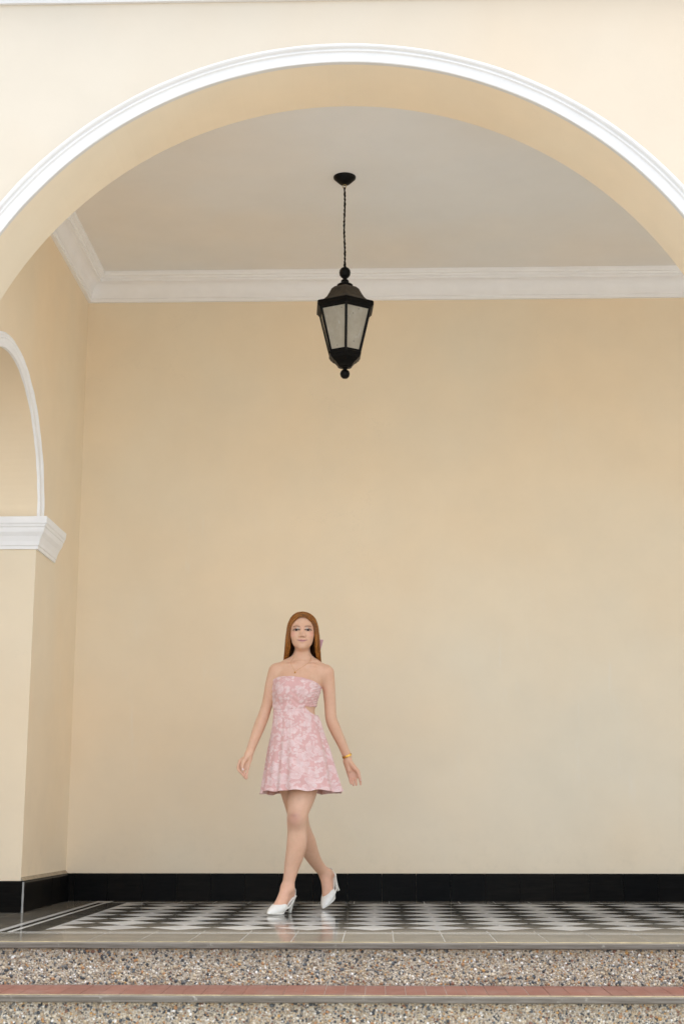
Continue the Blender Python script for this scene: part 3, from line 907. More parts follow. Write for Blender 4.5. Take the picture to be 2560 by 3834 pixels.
# her right hand: loosely curled, thumb in front
RBn = {'index': [(-.792, 8.212, .838), (-.801, 8.196, .797), (-.783, 8.190, .771), (-.766, 8.192, .753)], 'middle': [(-.779, 8.214, .824), (-.790, 8.206, .786), (-.774, 8.198, .763), (-.760, 8.200, .741)],
       'ring': [(-.763, 8.215, .808), (-.768, 8.210, .778), (-.762, 8.204, .757), (-.755, 8.206, .738)], 'pinky': [(-.747, 8.214, .798), (-.750, 8.208, .771), (-.751, 8.204, .754), (-.750, 8.205, .740)]}
for nm, p in RBn.items():
    r0 = {'pinky': .0066, 'ring': .0073, 'middle': .0076, 'index': .0076}[nm]
    w0 = {'pinky': (-.737, 8.226, .852), 'ring': (-.743, 8.226, .855), 'middle': (-.750, 8.226, .858), 'index': (-.757, 8.226, .862)}[nm]
    f.cone(w0, p[0], .0130, r0 + .0028, .010)
    f.chain([(p[0], r0 + .001), (p[1], r0), (p[2], r0 * .9), (p[3], r0 * .74)], .0030)
f.cone((-.744, 8.226, .876), (-.746, 8.226, .852), .0215, .018, .012)
f.chain([((-.752, 8.212, .862), .0150), ((-.767, 8.194, .838), .0132), ((-.775, 8.182, .812), .0094), ((-.771, 8.176, .786), .0064)], .006)
# feet share their frame with the shoes
def frame(toe, yaw, pitch, roll):
    fw = Vector((-math.sin(R(yaw)), -math.cos(R(yaw)), 0)); z = Vector((0, 0, 1)); sd = z.cross(fw)      # sd: her left... right-handed (fw, sd, z)
    fp = fw * math.cos(R(pitch)) - z * math.sin(R(pitch)); up = z * math.cos(R(pitch)) + fw * math.sin(R(pitch))
    s2 = sd * math.cos(R(roll)) + up * math.sin(R(roll)); u2 = up * math.cos(R(roll)) - sd * math.sin(R(roll))
    M_ = np.array([list(fp), list(s2), list(u2)]); o_ = np.array(toe) - M_[0] * .088
    return M_, o_
FRONT = frame((-.608, 8.040, .0015), 30, 0, 0)
REAR = frame((-.322, 8.545, .003), 24, 27, 20)
def loc(fr, p): return tuple(np.array(p) @ fr[0] + fr[1])
# legs: her left one leads and crosses, her right one trails on the toe
AF, AR = loc(FRONT, (-.098, 0, .136)), loc(REAR, (-.096, 0, .130))
f.chain([((-.392, 8.312, .88), .089), ((-.418, 8.268, .76), .086), ((-.438, 8.230, .652), .0785), ((-.457, 8.190, .560), .0610), ((-.464, 8.176, .508), .0560), ((-.463, 8.190, .450), .0545), ((-.464, 8.198, .385), .0565),
         ((-.475, 8.203, .320), .0520), ((-.490, 8.206, .262), .0435), ((-.503, 8.203, .200), .0350), (AF, .0325)], .03)
f.ell((-.466, 8.134, .512), (.027, .018, .032), .03)
f.chain([((-.534, 8.330, .88), .089), ((-.515, 8.348, .76), .085), ((-.490, 8.372, .655), .0745), ((-.462, 8.400, .50), .0550), ((-.443, 8.448, .435), .0525), ((-.424, 8.492, .385), .0530),
         ((-.400, 8.548, .318), .0455), ((-.364, 8.612, .252), .0355), (AR, .0320)], .02)
for fr, a in ((FRONT, AF), (REAR, AR)):
    f.chain([(a, .0310), (loc(fr, (-.120, 0, .118)), .0285), (loc(fr, (-.131, 0, .107)), .0250)], .02)
    f.chain([(a, .0315), (loc(fr, (-.064, 0, .104)), .0295), (loc(fr, (-.028, 0, .066)), .0255), (loc(fr, (.018, 0, .032)), .0200)], .022)
    f.chain([(loc(fr, (-.126, 0, .110)), .0230), (loc(fr, (-.095, 0, .086)), .0220), (loc(fr, (-.055, 0, .056)), .0220), (loc(fr, (-.005, 0, .030)), .0215)], .012)
    for s in (-1, 1):
        f.chain([(loc(fr, (-.060, s * .010, .082)), .020), (loc(fr, (-.01, s * .020, .040)), .0175), (loc(fr, (.030, s * .014, .024)), .012)], .012)
        f.ell(loc(fr, (-.102, s * .025, .132)), (.010, .010, .012), .014)

# head ------------------------------------------------------------------------
HC = np.array((-.446, 8.300, 1.592), np.float32)
YAW = R(3.0)
HR = np.array([[math.cos(YAW), -math.sin(YAW), 0], [math.sin(YAW), math.cos(YAW), 0], [0, 0, 1]], np.float32).T
def h(p): return tuple(HR.T @ np.array(p, np.float32) + HC) if False else tuple(np.array(p, np.float32) @ HR + HC)
def he(c, r, k, op='add'): f.ell(h(c), r, k, op, HR.T)
he((0, .015, .024), (.0705, .091, .079), .02)
he((0, -.025, -.018), (.0675, .064, .088), .03)
he((0, -.034, -.064), (.0520, .046, .043), .025)
f.ell(h((0, -.064, -.097)), (.019, .018, .0165), .025)
for s in (-1, 1):
    he((s * .040, -.058, -.034), (.024, .022, .022), .02)          # cheek
    he((s * .034, -.100, -.002), (.0185, .0155, .0125), .012, 'sub')  # socket
    f.chain([(h((s * .014, -.0835, .014)), .0050), (h((s * .030, -.0825, .0185)), .0050), (h((s * .044, -.0715, .0165)), .004)], .018)
    f.ell(h((s * .0340, -.0730, -.0035)), (.0165, .0140, .0140), .006)
    he((s * .0340, -.0900, -.0042), (.0152, .0110, .0042), .0012, 'sub')
f.chain([(h((0, -.0800, .010)), .0095), (h((0, -.0895, -.014)), .0090), (h((0, -.0985, -.0335)), .0105)], .014)
for s in (-1, 1): f.ell(h((s * .0118, -.0885, -.0385)), (.0085, .0105, .0070), .010)
f.chain([(h((-.0300, -.0745, -.0618)), .0026), (h((-.009, -.0875, -.0622)), .0042), (h((0, -.0878, -.0636)), .0040), (h((.009, -.0875, -.0622)), .0042), (h((.0300, -.0745, -.0618)), .0026)], .006)
f.chain([(h((-.0240, -.0760, -.0680)), .0034), (h((0, -.0855, -.0730)), .0056), (h((.0240, -.0760, -.0680)), .0034)], .006)

V, Q = f.mesh()
# light relaxation: takes the grid steps out of limbs, leaves the face
def relax(V, Q, it, w):
    n = len(V); e = np.concatenate([Q[:, [0, 1]], Q[:, [1, 2]], Q[:, [2, 3]], Q[:, [3, 0]]])
    cnt = np.bincount(e.ravel(), minlength=n).astype(float)[:, None]
    for _ in range(it):
        s = np.stack([np.bincount(e[:, 0], V[e[:, 1], q], n) + np.bincount(e[:, 1], V[e[:, 0], q], n) for q in range(3)], 1)
        V = V + w * (s / np.maximum(cnt, 1) - V)
    return V
wgt = np.where(V[:, 2:3] > 1.45, .12, np.where((V[:, 2:3] > .69) & (V[:, 2:3] < .86), .25, .5))
V = relax(V, Q, 4, wgt)

# --- skin colour, with the make-up she wears
def sstep(a, b_, x): t_ = np.clip((x - a) / (b_ - a), 0, 1); return t_ * t_ * (3 - 2 * t_)
H = (V - HC) @ HR.T
SK = np.array([.69, .425, .285])
col = np.tile(SK, (len(V), 1))
def paint(mask, c, amt=1.0):
    global col
    m_ = (np.clip(mask, 0, 1) * amt)[:, None]; col = col * (1 - m_) + np.array(c) * m_
face = (H[:, 1] < -.03) & (H[:, 2] > -.125) & (H[:, 2] < .10) & (np.abs(H[:, 0]) < .085) & (V[:, 2] > 1.46)
ax_, hz = np.abs(H[:, 0]), H[:, 2]
paint(face * np.exp(-(((ax_ - .056) / .016)**2 + ((hz + .026) / .019)**2)), (.66, .25, .21), .50)     # blush
paint(face * np.exp(-((ax_ / .009)**2 + ((hz + .036) / .010)**2)), (.66, .36, .27), .30)
paint(face * np.exp(-(((ax_ - .009) / .006)**2 + ((hz - .004) / .012)**2)), (.58, .28, .15), .50)
paint(face * sstep(.046, .070, ax_) * (hz < .05), (.60, .31, .20), .42)
paint(face * sstep(.046, .066, hz), (.64, .37, .24), .30)
ex = ax_ - .0340
lid = np.exp(-((ex / .017)**2 + ((hz - .0045) / .0065)**2))
paint(face * lid * (1 - sstep(-.004, .002, ex)), (.34, .39, .40), .80)      # pale blue shadow towards the nose
paint(face * lid * sstep(-.004, .003, ex), (.20, .085, .065), .85)
edge = np.sqrt((ex / .0162)**2 + ((hz + .0042) / .0050)**2)
paint(face * (1 - sstep(.22, .44, np.abs(edge - 1.10))) * (hz > -.0045), (.014, .009, .008), .92)    # lashes
paint(face * np.exp(-((edge - 1.12) / .30)**2) * (hz <= -.0050), (.13, .08, .07), .70)
paint(face * np.exp(-((hz + .0022 - .28 * (ex - .014)) / .0022)**2) * sstep(.010, .013, ex) * (1 - sstep(.018, .022, ex)), (.03, .018, .015), .85)
bz = .0152 + .0035 * np.sin(np.clip((ax_ - .012) / .042, 0, 1) * math.pi * .75) - .10 * np.clip(ax_ - .043, 0, 1)
paint(face * np.exp(-((hz - bz) / .0034)**2) * sstep(.010, .018, ax_) * (1 - sstep(.050, .056, ax_)), (.17, .070, .036), .92)   # brows
ml = -.0660 + .0046 * np.clip(ax_ / .031, 0, 1)**1.6
up_h = .0056 * (1 - np.clip(ax_ / .031, 0, 1)**2) - .0012 * np.exp(-(ax_ / .003)**2)
lo_h = .0078 * (1 - np.clip(ax_ / .028, 0, 1)**2)
paint(face * (1 - sstep(-.0008, .0012, hz - ml - up_h)) * sstep(-.0012, .0008, hz - ml + lo_h) * (ax_ < .031), (.50, .215, .225), .78)              # lips
paint(face * np.exp(-((hz - ml) / .0014)**2) * (1 - sstep(.030, .034, ax_)), (.10, .03, .028), .85)
paint(face * np.exp(-(((ax_ - .0070) / .0036)**2 + ((hz + .0450) / .0024)**2)), (.16, .055, .04), .65)     # nostrils
hand = ((V[:, 2] < .83) & (V[:, 2] > .69) & ((V[:, 0] > -.215) | (V[:, 0] < -.70)))
paint(hand * sstep(.83, .75, V[:, 2]), (.66, .35, .26), .45)
knee = np.exp(-(((V[:, 2] - .515) / .045)**2 + ((V[:, 0] + .475) / .04)**2)) * (V[:, 1] < 8.15)
paint(knee, (.46, .22, .16), .75)
paint(np.exp(-(((V[:, 2] - .534) / .009)**2 + ((V[:, 0] + .482) / .022)**2)) * (V[:, 1] < 8.15), (.36, .18, .13), .5)
paint(sstep(.34, .06, V[:, 2]) * .28, (.68, .37, .27), 1)
def nails(tip, rad, c=(.78, .62, .60)):
    d = np.linalg.norm(V - np.array(tip), axis=1); paint(1 - sstep(rad * .6, rad, d), c, .8)
nails((-.770, 8.168, .790), .0085, (.85, .72, .74)); nails((-.105, 8.37, .734), .006)

def skin_mat():
    t = NT('skin'); a = t.n('ShaderNodeAttribute', attribute_name='tint')
    P = t.coord(); n = t.noise(P, 38, 5, .6).outputs['Fac']; n2 = t.noise(P, 7, 3).outputs['Fac']
    c = t.mix(1.0, a.outputs['Color'], t.ramp(n, [(.3, (.955, .94, .93)), (.7, (1.03, 1.03, 1.03))]), 'MULTIPLY')
    c = t.mix(1.0, c, t.ramp(n2, [(.3, (1.0, .95, .93)), (.7, (1, 1.02, 1.02))]), 'MULTIPLY')
    t.set(Base_Color=c, Roughness=.48, Specular_IOR_Level=.38, Subsurface_Weight=.12, Subsurface_Scale=.01)
    t.b.inputs['Subsurface Radius'].default_value = (1.0, .35, .18)
    t.bump(t.noise(P, 500, 3).outputs['Fac'], .08, .001)
    return t.m
ORG = np.array((-.47, 8.30, 0.0))
bme = np_mesh('person', V - ORG, Q); set_attr(bme, 'tint', col)
person = tag(obj('person', bme, None, skin_mat(), tuple(ORG)), 'person with long auburn hair in a strapless pink dress walking across the porch', 'person')
def on(name, V_, F_, mat, parent=None, smooth=True, tint=None):
    me_ = np_mesh(name, np.asarray(V_) - ORG, F_, smooth)
    if tint is not None: set_attr(me_, 'tint', tint)
    return obj(name, me_, parent or person, mat)
def onmb(mb, name, mat, parent=None, smooth=True):
    o = mb.build(name, mat, None, smooth); o.data.transform(Matrix.Translation(Vector(-ORG))); o.parent = parent or person; return o

# eyes
def eye_mat():
    t = NT('eye'); a = t.n('ShaderNodeAttribute', attribute_name='tint'); t.set(Base_Color=a.outputs['Color'], Roughness=.15, Specular_IOR_Level=.12); return t.m
EM = eye_mat()
for s in (-1, 1):
    bm = bmesh.new(); bmesh.ops.create_uvsphere(bm, u_segments=40, v_segments=28, radius=.0125)
    ev = np.array([v.co[:] for v in bm.verts]); bm.faces.ensure_lookup_table()
    tri = bmesh.ops.triangulate(bm, faces=bm.faces[:]); ef = np.array([[v.index for v in fc.verts] for fc in bm.faces]); bm.free()
    gaze = np.array((0, -1.0, -.06)); gaze /= np.linalg.norm(gaze)
    ang = np.degrees(np.arccos(np.clip(ev @ gaze / .0125, -1, 1)))
    ec = np.where(ang[:, None] < 15, np.array([[.004, .004, .004]]), np.where(ang[:, None] < 36, np.array([[.022, .014, .010]]), np.array([[.30, .265, .25]])))
    on('eye', ev + np.array(h((s * .0340, -.0738, -.0042))), ef, EM, None, True, ec)


# --- dress --------------------------------------------------------------------------
NT_, NZ_ = 760, 340
th = np.linspace(-math.pi, math.pi, NT_ + 1)[:-1]
def per(pts):
    a = np.array(pts); x = np.concatenate([a[:, 0] - 360, a[:, 0], a[:, 0] + 360]); y = np.tile(a[:, 1], 3)
    d = np.degrees(th); dd = np.interp(d, x, y); k = np.hanning(31); k /= k.sum()
    return np.convolve(np.pad(dd, 15, 'wrap'), k, 'valid')
ztop = per([(-180, 1.245), (-130, 1.262), (-95, 1.290), (-60, 1.322), (-20, 1.3225), (15, 1.314), (40, 1.300), (75, 1.268), (110, 1.252)])
zhem = per([(-180, .660), (-100, .652), (-55, .668), (-20, .672), (20, .674), (60, .668), (90, .664), (130, .658)])
zhem = zhem + .0035 * np.cos(8 * th + 1.6) + .0022 * np.cos(13 * th + .4)
v = np.linspace(0, 1, NZ_)[:, None]
Zg = ztop[None] * (1 - v) + zhem[None] * v
Tg = np.tile(th[None], (NZ_, 1))
def bodice(Z, Tt, off):
    a, b_, cx, cy = tor(Z)
    lo = np.full(Z.shape, .03); hi = np.full(Z.shape, .26)
    for _ in range(16):
        m_ = (lo + hi) / 2
        P = np.stack([cx + m_ * np.sin(Tt), cy - m_ * np.cos(Tt), Z], -1)
        ins = torso_d(P) < 0
        lo = np.where(ins, m_, lo); hi = np.where(ins, hi, m_)
    r = lo + off
    return cx + r * np.sin(Tt), cy - r * np.cos(Tt)
bx_, by_ = bodice(np.clip(Zg, 1.0, 1.36), Tg, .0055)
SKT = np.array([(1.16, .124, .094, -.487, 8.308), (1.12, .1255, .096, -.485, 8.307), (1.07, .1365, .112, -.475, 8.304), (.978, .157, .140, -.466, 8.300), (.92, .175, .153, -.4605, 8.298), (.66, .226, .197, -.4430, 8.296)])[::-1]
sa, sb, scx, scy = [np.interp(Zg, SKT[:, 0], SKT[:, q]) for q in range(1, 5)]
tt = np.clip((1.13 - Zg) / .47, 0, 1)
fold = tt**1.15 * (0.060 * np.cos(8 * Tg + .7 + .6 * tt) + .038 * np.cos(13 * Tg + 2.1) + .018 * np.cos(21 * Tg - 1.0 + 1.5 * np.sin(3 * Tg)))
fold += tt**.8 * (-.075 * np.exp(-((Tg + .62 + .10 * tt) / .10)**2) + .05 * np.exp(-((Tg + .43 + .12 * tt) / .10)**2))
fold += np.clip((1.12 - Zg) / .05, 0, 1) * np.clip((Zg - .9) / .2, 0, 1) * .010 * np.cos(46 * Tg + 3 * np.sin(5 * Tg))
sx_ = scx + sa * (1 + fold) * np.sin(Tg); sy_ = scy - sb * (1 + fold) * np.cos(Tg)
w = sstep(1.135, 1.085, Zg)
X = bx_ * (1 - w) + sx_ * w; Yy = by_ * (1 - w) + sy_ * w
# bodice: gathers at her left side, waist seam, soft wrinkles
r_out = np.stack([np.sin(Tg), -np.cos(Tg)], -1)
wr = .0022 * np.sin(Zg * 420 + 6 * np.sin(Tg * 3) + 3 * Tg) * sstep(.55, 1.0, Tg) * (1 - sstep(1.7, 2.2, Tg)) * (Zg > 1.12)
wr += .0012 * np.sin(Zg * 190 + 4 * np.sin(Tg * 4.0)) * sstep(1.30, 1.24, Zg) * (Zg > 1.13)
wr += -.003 * np.exp(-((Zg - 1.132 - .004 * np.sin(Tg * 2)) / .004)**2) + .0022 * np.exp(-((Zg - ztop[None]) / .006)**2)
hemroll = .004 * np.exp(-((Zg - zhem[None]) / .006)**2)
X = X + r_out[..., 0] * (wr + hemroll); Yy = Yy + r_out[..., 1] * (wr + hemroll)
DV = np.stack([X, Yy, Zg], -1)
# arc length from the centre front, for the print
seg = np.linalg.norm(np.diff(np.concatenate([DV, DV[:, :1]], 1), axis=1), axis=-1)
cum = np.concatenate([np.zeros((NZ_, 1)), np.cumsum(seg, 1)[:, :-1]], 1)
S = (cum - cum[:, NT_ // 2][:, None]) * (.62 + .38 * sstep(.7, 1.1, Zg))
pr = np.zeros(S.shape)
rg = np.random.default_rng(21)
def stamp(fn, s0, z0, rad, rot, flip=1):
    m_ = (np.abs(S - s0) < rad) & (np.abs(Zg - z0) < rad)
    if not m_.any(): return
    dx, dz = (S[m_] - s0) * flip, Zg[m_] - z0
    c_, q_ = math.cos(rot), math.sin(rot)
    pr[m_] = np.maximum(pr[m_], fn(dx * c_ + dz * q_, -dx * q_ + dz * c_))
def ln_(d, w_): return 1 - sstep(w_ * .55, w_ * 1.25, np.abs(d))
def palmette(Rr):
    def fn(x, y):
        rho = np.hypot(x, y); ph = np.arctan2(np.abs(x), y)            # from the tip, both sides alike
        lobe = np.abs(np.sin(np.clip(ph - .12, 0, 2.4) / 2.4 * math.pi * 2.0))
        ro = Rr * (.60 + .34 * np.sin(np.clip(ph, 0, 2.4) / 2.4 * math.pi) + .10 * lobe)
        on_ = (ph < 2.4) & (ph > .13)
        inside = (rho < ro) * (rho > Rr * .14) * on_
        curl = ph * (1.0 + .12 * np.sin(rho / Rr * 3)) + .55 * (rho / Rr)**1.7
        st = np.abs(((curl * 2.3) % 1) - .5)
        body = inside * sstep(.07, .13, st) * (.42 + .58 * (1 - sstep(.05, .10, np.abs(st - .17))))
        rim = ln_(rho - ro, .0016) * on_
        rim2 = ln_(rho - ro * .80, .0010) * on_ * .8
        stem = np.maximum(ln_(np.abs(x) - .0026, .0009), .7 * (np.abs(x) < .002) * (np.abs(((y / .005) % 1) - .5) < .2)) * (y < Rr * .1) * (y > -Rr * 1.1)
        return np.maximum(np.maximum(body, rim), np.maximum(rim2, stem))
    return fn
def rings_(Rr):
    def fn(x, y):
        rho = np.hypot(x, y); return np.maximum(ln_(rho - Rr, .0012), np.maximum(ln_(rho - Rr * .62, .0008) * .8, 1 - sstep(Rr * .2, Rr * .34, rho)))
    return fn
def sprig(Rr):
    def fn(x, y):
        rho = np.hypot(x, y); ph = np.arctan2(x, y); o_ = np.zeros_like(x)
        for a in (-1.0, -.55, -.12, .32, .78):
            u = rho * np.cos(ph - a); w_ = rho * np.sin(ph - a)
            o_ = np.maximum(o_, (1 - sstep(.6, 1.1, np.abs(w_) / (.0030 * np.sin(np.clip(u / Rr, 0, 1) * math.pi) + 1e-5))) * (u > 0) * (u < Rr))
        return o_
    return fn
def vine(L):
    def fn(x, y):
        yy = .010 * np.sin(x / L * 9); o_ = ln_(y - yy, .0012) * (np.abs(x) < L)
        lad = ((np.abs(y - yy - .006) < .0036) & (np.abs(x) < L * .6)) * (np.abs(((x / .0045) % 1) - .5) < .22) * .8
        return np.maximum(o_, lad)
    return fn
pts = []
for _ in range(9000):
    p = (rg.uniform(-.72, .72), rg.uniform(.64, 1.35)); big = len(pts) < 120
    if all((p[0]-q[0])**2 + (p[1]-q[1])**2 > .047**2 for q in pts): pts.append(p)
for i, p in enumerate(pts):
    k = rg.random()
    if k < .66: stamp(palmette(rg.uniform(.028, .038)), *p, .06, rg.uniform(0, 6.28))
    elif k < .76: stamp(sprig(rg.uniform(.022, .030)), *p, .05, rg.uniform(-.6, .6))
    else:
        for _ in range(5): stamp(rings_(rg.uniform(.0042, .0072)), p[0] + rg.normal(0, .014), p[1] + rg.normal(0, .014), .012, 0)
    if rg.random() < .8: stamp(vine(.034), p[0] + rg.normal(0, .02), p[1] - .028, .05, rg.uniform(0, 3.1))
    for _ in range(4): stamp(rings_(rg.uniform(.0036, .0066)), p[0] + rg.normal(0, .028), p[1] + rg.normal(0, .028), .012, 0)
PINK = np.array((.69, .41, .38)); WHT = np.array((.82, .70, .67))
dcol = PINK * (1 - pr[..., None] * .68) + WHT * pr[..., None] * .68
DV = DV + np.stack([r_out[..., 0], r_out[..., 1], np.zeros_like(Zg)], -1) * (pr * .0009)[..., None]
idx = np.arange(NZ_ * NT_).reshape(NZ_, NT_)
q = np.stack([idx[:-1], np.roll(idx, -1, 1)[:-1], np.roll(idx, -1, 1)[1:], idx[1:]], -1)
Td, Zd = np.degrees(Tg)[:-1], Zg[:-1]
cut_lo = 1.150 - .048 * sstep(34, 66, Td)
cut = (Td > 34) & (Td < 128) & (Zd < 1.150) & (Zd > cut_lo)
DF = q[~cut][:, ::-1]
def dress_mat():
    t = NT('printed_cotton'); a = t.n('ShaderNodeAttribute', attribute_name='tint'); P = t.coord()
    n = t.noise(P, 30, 4).outputs['Fac']
    c = t.mix(1.0, a.outputs['Color'], t.ramp(n, [(.3, (.95, .95, .95)), (.7, (1.05, 1.04, 1.04))]), 'MULTIPLY')
    t.set(Base_Color=c, Roughness=.85, Specular_IOR_Level=.2, Sheen_Weight=.15)
    t.bump(t.noise(P, 700, 2).outputs['Fac'], .25, .001)
    return t.m
dress = on('dress', DV.reshape(-1, 3), DF, dress_mat(), None, True, dcol.reshape(-1, 3))
sol = dress.modifiers.new('cloth', 'SOLIDIFY'); sol.thickness = .0022; sol.offset = -1


# --- hair ---------------------------------------------------------------------------
def hair_mat():
    t = NT('auburn_hair'); g_ = t.n('ShaderNodeNewGeometry')
    c = t.ramp(g_.outputs['Random Per Island'], [(0, (.09, .027, .004)), (.3, (.20, .064, .009)), (.6, (.32, .108, .014)), (.85, (.46, .170, .024)), (1, (.62, .26, .045))])
    P = t.coord(); mp = t.n('ShaderNodeMapping'); mp.inputs['Scale'].default_value = (110, 110, 3); t.l(P, mp.inputs['Vector'])
    n = t.noise(mp.outputs[0], 1.0, 4).outputs['Fac']
    c = t.mix(1.0, c, t.ramp(n, [(.32, (.48, .46, .44)), (.68, (1.45, 1.45, 1.40))]), 'MULTIPLY')
    t.set(Base_Color=c, Roughness=.36, Specular_IOR_Level=.36)
    return t.m
HM = hair_mat()
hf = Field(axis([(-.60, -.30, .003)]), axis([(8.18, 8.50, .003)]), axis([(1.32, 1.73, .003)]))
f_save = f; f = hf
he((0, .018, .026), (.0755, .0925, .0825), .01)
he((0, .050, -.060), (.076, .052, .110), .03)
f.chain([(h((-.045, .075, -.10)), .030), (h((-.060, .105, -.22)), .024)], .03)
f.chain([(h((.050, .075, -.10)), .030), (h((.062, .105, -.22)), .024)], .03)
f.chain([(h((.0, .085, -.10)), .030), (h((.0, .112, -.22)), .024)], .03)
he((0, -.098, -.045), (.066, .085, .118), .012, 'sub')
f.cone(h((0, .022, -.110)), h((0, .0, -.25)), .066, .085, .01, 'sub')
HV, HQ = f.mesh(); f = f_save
hair = on('hair', relax(HV, HQ, 3, .4), HQ, simple('hair_shell_shade', (.045, .017, .005), .6, spec=.15, nscale=80, var=.3))  # shade inside the hair painted as a darker colour on the base shell
GA = np.array([(-.0005, -.070, .0755), (.022, -.069, .0715), (.044, -.060, .0500), (.060, -.049, .0220), (.0685, -.043, -.0080), (.0725, -.037, -.048), (.0725, -.022, -.090), (.080, .020, -.135), (.092, .060, -.175), (.100, .100, -.250)])
GB = np.array([(-.0015, .000, .1165), (.034, .000, .1095), (.064, .002, .0840), (.083, .004, .0420), (.090, .006, -.0020), (.0955, .008, -.055), (.0985, .018, -.100), (.1020, .040, -.140), (.1045, .068, -.178), (.105, .105, -.250)])
GC = np.array([(-.0015, .075, .0970), (.012, .092, .0750), (.022, .108, .0400), (.028, .117, .0100), (.031, .119, -.0300), (.034, .116, -.075), (.036, .112, -.115), (.038, .112, -.155), (.040, .116, -.190), (.042, .128, -.255)])
rg = np.random.default_rng(4)
hv, hq = [], []; base = 0; NS = 31
for k in range(3400):
    s = -1 if k % 2 else 1; t_ = rg.random()**1.25
    C = GA * (1 - t_)*(1 - 2*t_) + GB * 4*t_*(1 - t_) + GC * t_*(2*t_ - 1) if t_ > .0 else GA
    if t_ < .5: w_ = sstep(0, .5, t_) * .5 + t_ * .5 if False else t_ * 2; C = GA * (1 - w_) + GB * w_; C[:, :2] *= 1 + .06 * math.sin(w_ * math.pi)
    else: w_ = (t_ - .5) * 2; C = GB * (1 - w_) + GC * w_; C[1:, :2] *= 1 + .16 * math.sin(w_ * math.pi) * np.linspace(.6, 1, 9)[:, None]
    C = C.copy(); C[:, 0] *= s
    C[2:, 0] += (.006 if s > 0 else -.001) + (.006 if s > 0 else -.004) * np.linspace(0, 1, 8) * (1 if s < 0 else .2)
    dep = rg.random()**1.6 * .008
    C[1:, 0] *= 1 - dep / .085; C[1:, 1] -= dep * .6 * np.sign(C[1:, 1])
    P = catmull(C, NS)
    ph = rg.uniform(0, 6.28, 2); am = rg.uniform(.0003, .0016)
    u = np.linspace(0, 1, NS)
    P[:, 0] += am * np.sin(u * 7 + ph[0]) * u; P[:, 1] += am * np.sin(u * 6 + ph[1]) * u
    fly = rg.random() < .03
    if fly: P[:, 0] += s * rg.uniform(.001, .006) * np.sin(u * math.pi)**1.5; P[:, 2] += .003 * np.sin(u * math.pi)
    W = P @ np.asarray(HR, float) + HC
    d = np.gradient(W, axis=0); d /= np.linalg.norm(d, axis=1)[:, None] + 1e-9
    outw = W - (np.array([0, .02, 0]) + HC); outw[:, 2] *= .3
    sd = np.cross(d, outw); sd /= np.linalg.norm(sd, axis=1)[:, None] + 1e-9; nn = np.cross(sd, d)
    rw = (rg.uniform(.0007, .0015) if not fly else .0004) * (1 - .55 * u**3); rt = rw * .55
    for a in range(4):
        an = a * math.pi / 2
        hv.append(W + sd * (math.cos(an) * rw)[:, None] + nn * (math.sin(an) * rt)[:, None])
    b4 = base + np.arange(4)[:, None] * NS + np.arange(NS)[None]
    for a in range(4):
        A, B = b4[a], b4[(a + 1) % 4]
        hq.append(np.stack([A[:-1], B[:-1], B[1:], A[1:]], 1))
    base += 4 * NS
tag(on('hair_strands', np.concatenate(hv), np.concatenate(hq), HM, hair), kind='stuff')
# pink bow at the back of the head
PB = simple('pink_ribbon', (.62, .34, .38), .6, nscale=40, var=.08)
m = MB()
for s in (-1, 1):
    e_ = 1.0 if s > 0 else .74
    prof = [(0, 0, 1.532, 1.516), (.035, .035, 1.552, 1.507), (.075, .070, 1.560, 1.500), (.112 * e_, .094 * e_, 1.557, 1.496)]
    for y0 in (8.428, 8.446):
        m.rings([[(-.440 + s * xb, y0, zb), (-.440 + s * xt, y0, zt), (-.440 + s * xt, y0 + .002, zt), (-.440 + s * xb, y0 + .002, zb)] for xt, xb, zt, zb in prof])
m.box(-.452, -.428, 8.424, 8.452, 1.508, 1.540)
bevel(onmb(m, 'hair_bow', PB, None, False), .001)


# --- jewellery ------------------------------------------------------------------------
GOLD = simple('gold', (.72, .42, .10), .26, 1.0, nscale=60, var=.1, bump=.03)
def skin_y(x, z):
    i = int(np.searchsorted(f.x, x)); k = int(np.searchsorted(f.z, z)); c_ = f.F[i, :, k]; j = int(np.argmax(c_ < 0))
    return f.y[j-1] + (f.y[j] - f.y[j-1]) * c_[j-1] / (c_[j-1] - c_[j])
ctrl = np.array([(-.4905, 1.452), (-.499, 1.432), (-.511, 1.405), (-.497, 1.376), (-.483, 1.352), (-.460, 1.366), (-.425, 1.389), (-.402, 1.410), (-.394, 1.432), (-.4055, 1.454)])
pp = catmull(ctrl, 50); yy = np.array([skin_y(x, z) for x, z in pp]); yy = np.array([yy[max(0, i-3):i+4].min() for i in range(len(yy))]); yy = np.convolve(np.pad(yy, 3, 'edge'), np.ones(7) / 7, 'valid')
pts = [(x, y_ - .0016, z) for (x, z), y_ in zip(pp, yy)]
arc = [(-.4485 + .0492 * math.sin(R(a)), 8.334 - .0492 * math.cos(R(a)), 1.4545 + .018 * math.sin(R((a - 66) / 228 * 180))) for a in np.linspace(66, 294, 24)]
pts = pts + arc[1:-1] + pts[:1]
m = MB(); m.tube(pts, .0005, 6); nk = onmb(m, 'necklace', GOLD)
m = MB(); m.lathe([(.001, -.0052), (.0034, -.004), (.0046, 0), (.0034, .004), (.001, .0052)], (-.4835, skin_y(-.4835, 1.344) - .004, 1.3445), 12); onmb(m, 'pendant', GOLD, nk)
c0 = Vector((-.1885, 8.4165, .8755)); dr = (Vector((-.186, 8.418, .870)) - Vector((-.217, 8.404, .945))).normalized()
e1 = dr.cross(Vector((0, 1, 0))).normalized(); e2 = dr.cross(e1)
m = MB(); NB = 48; rings = []
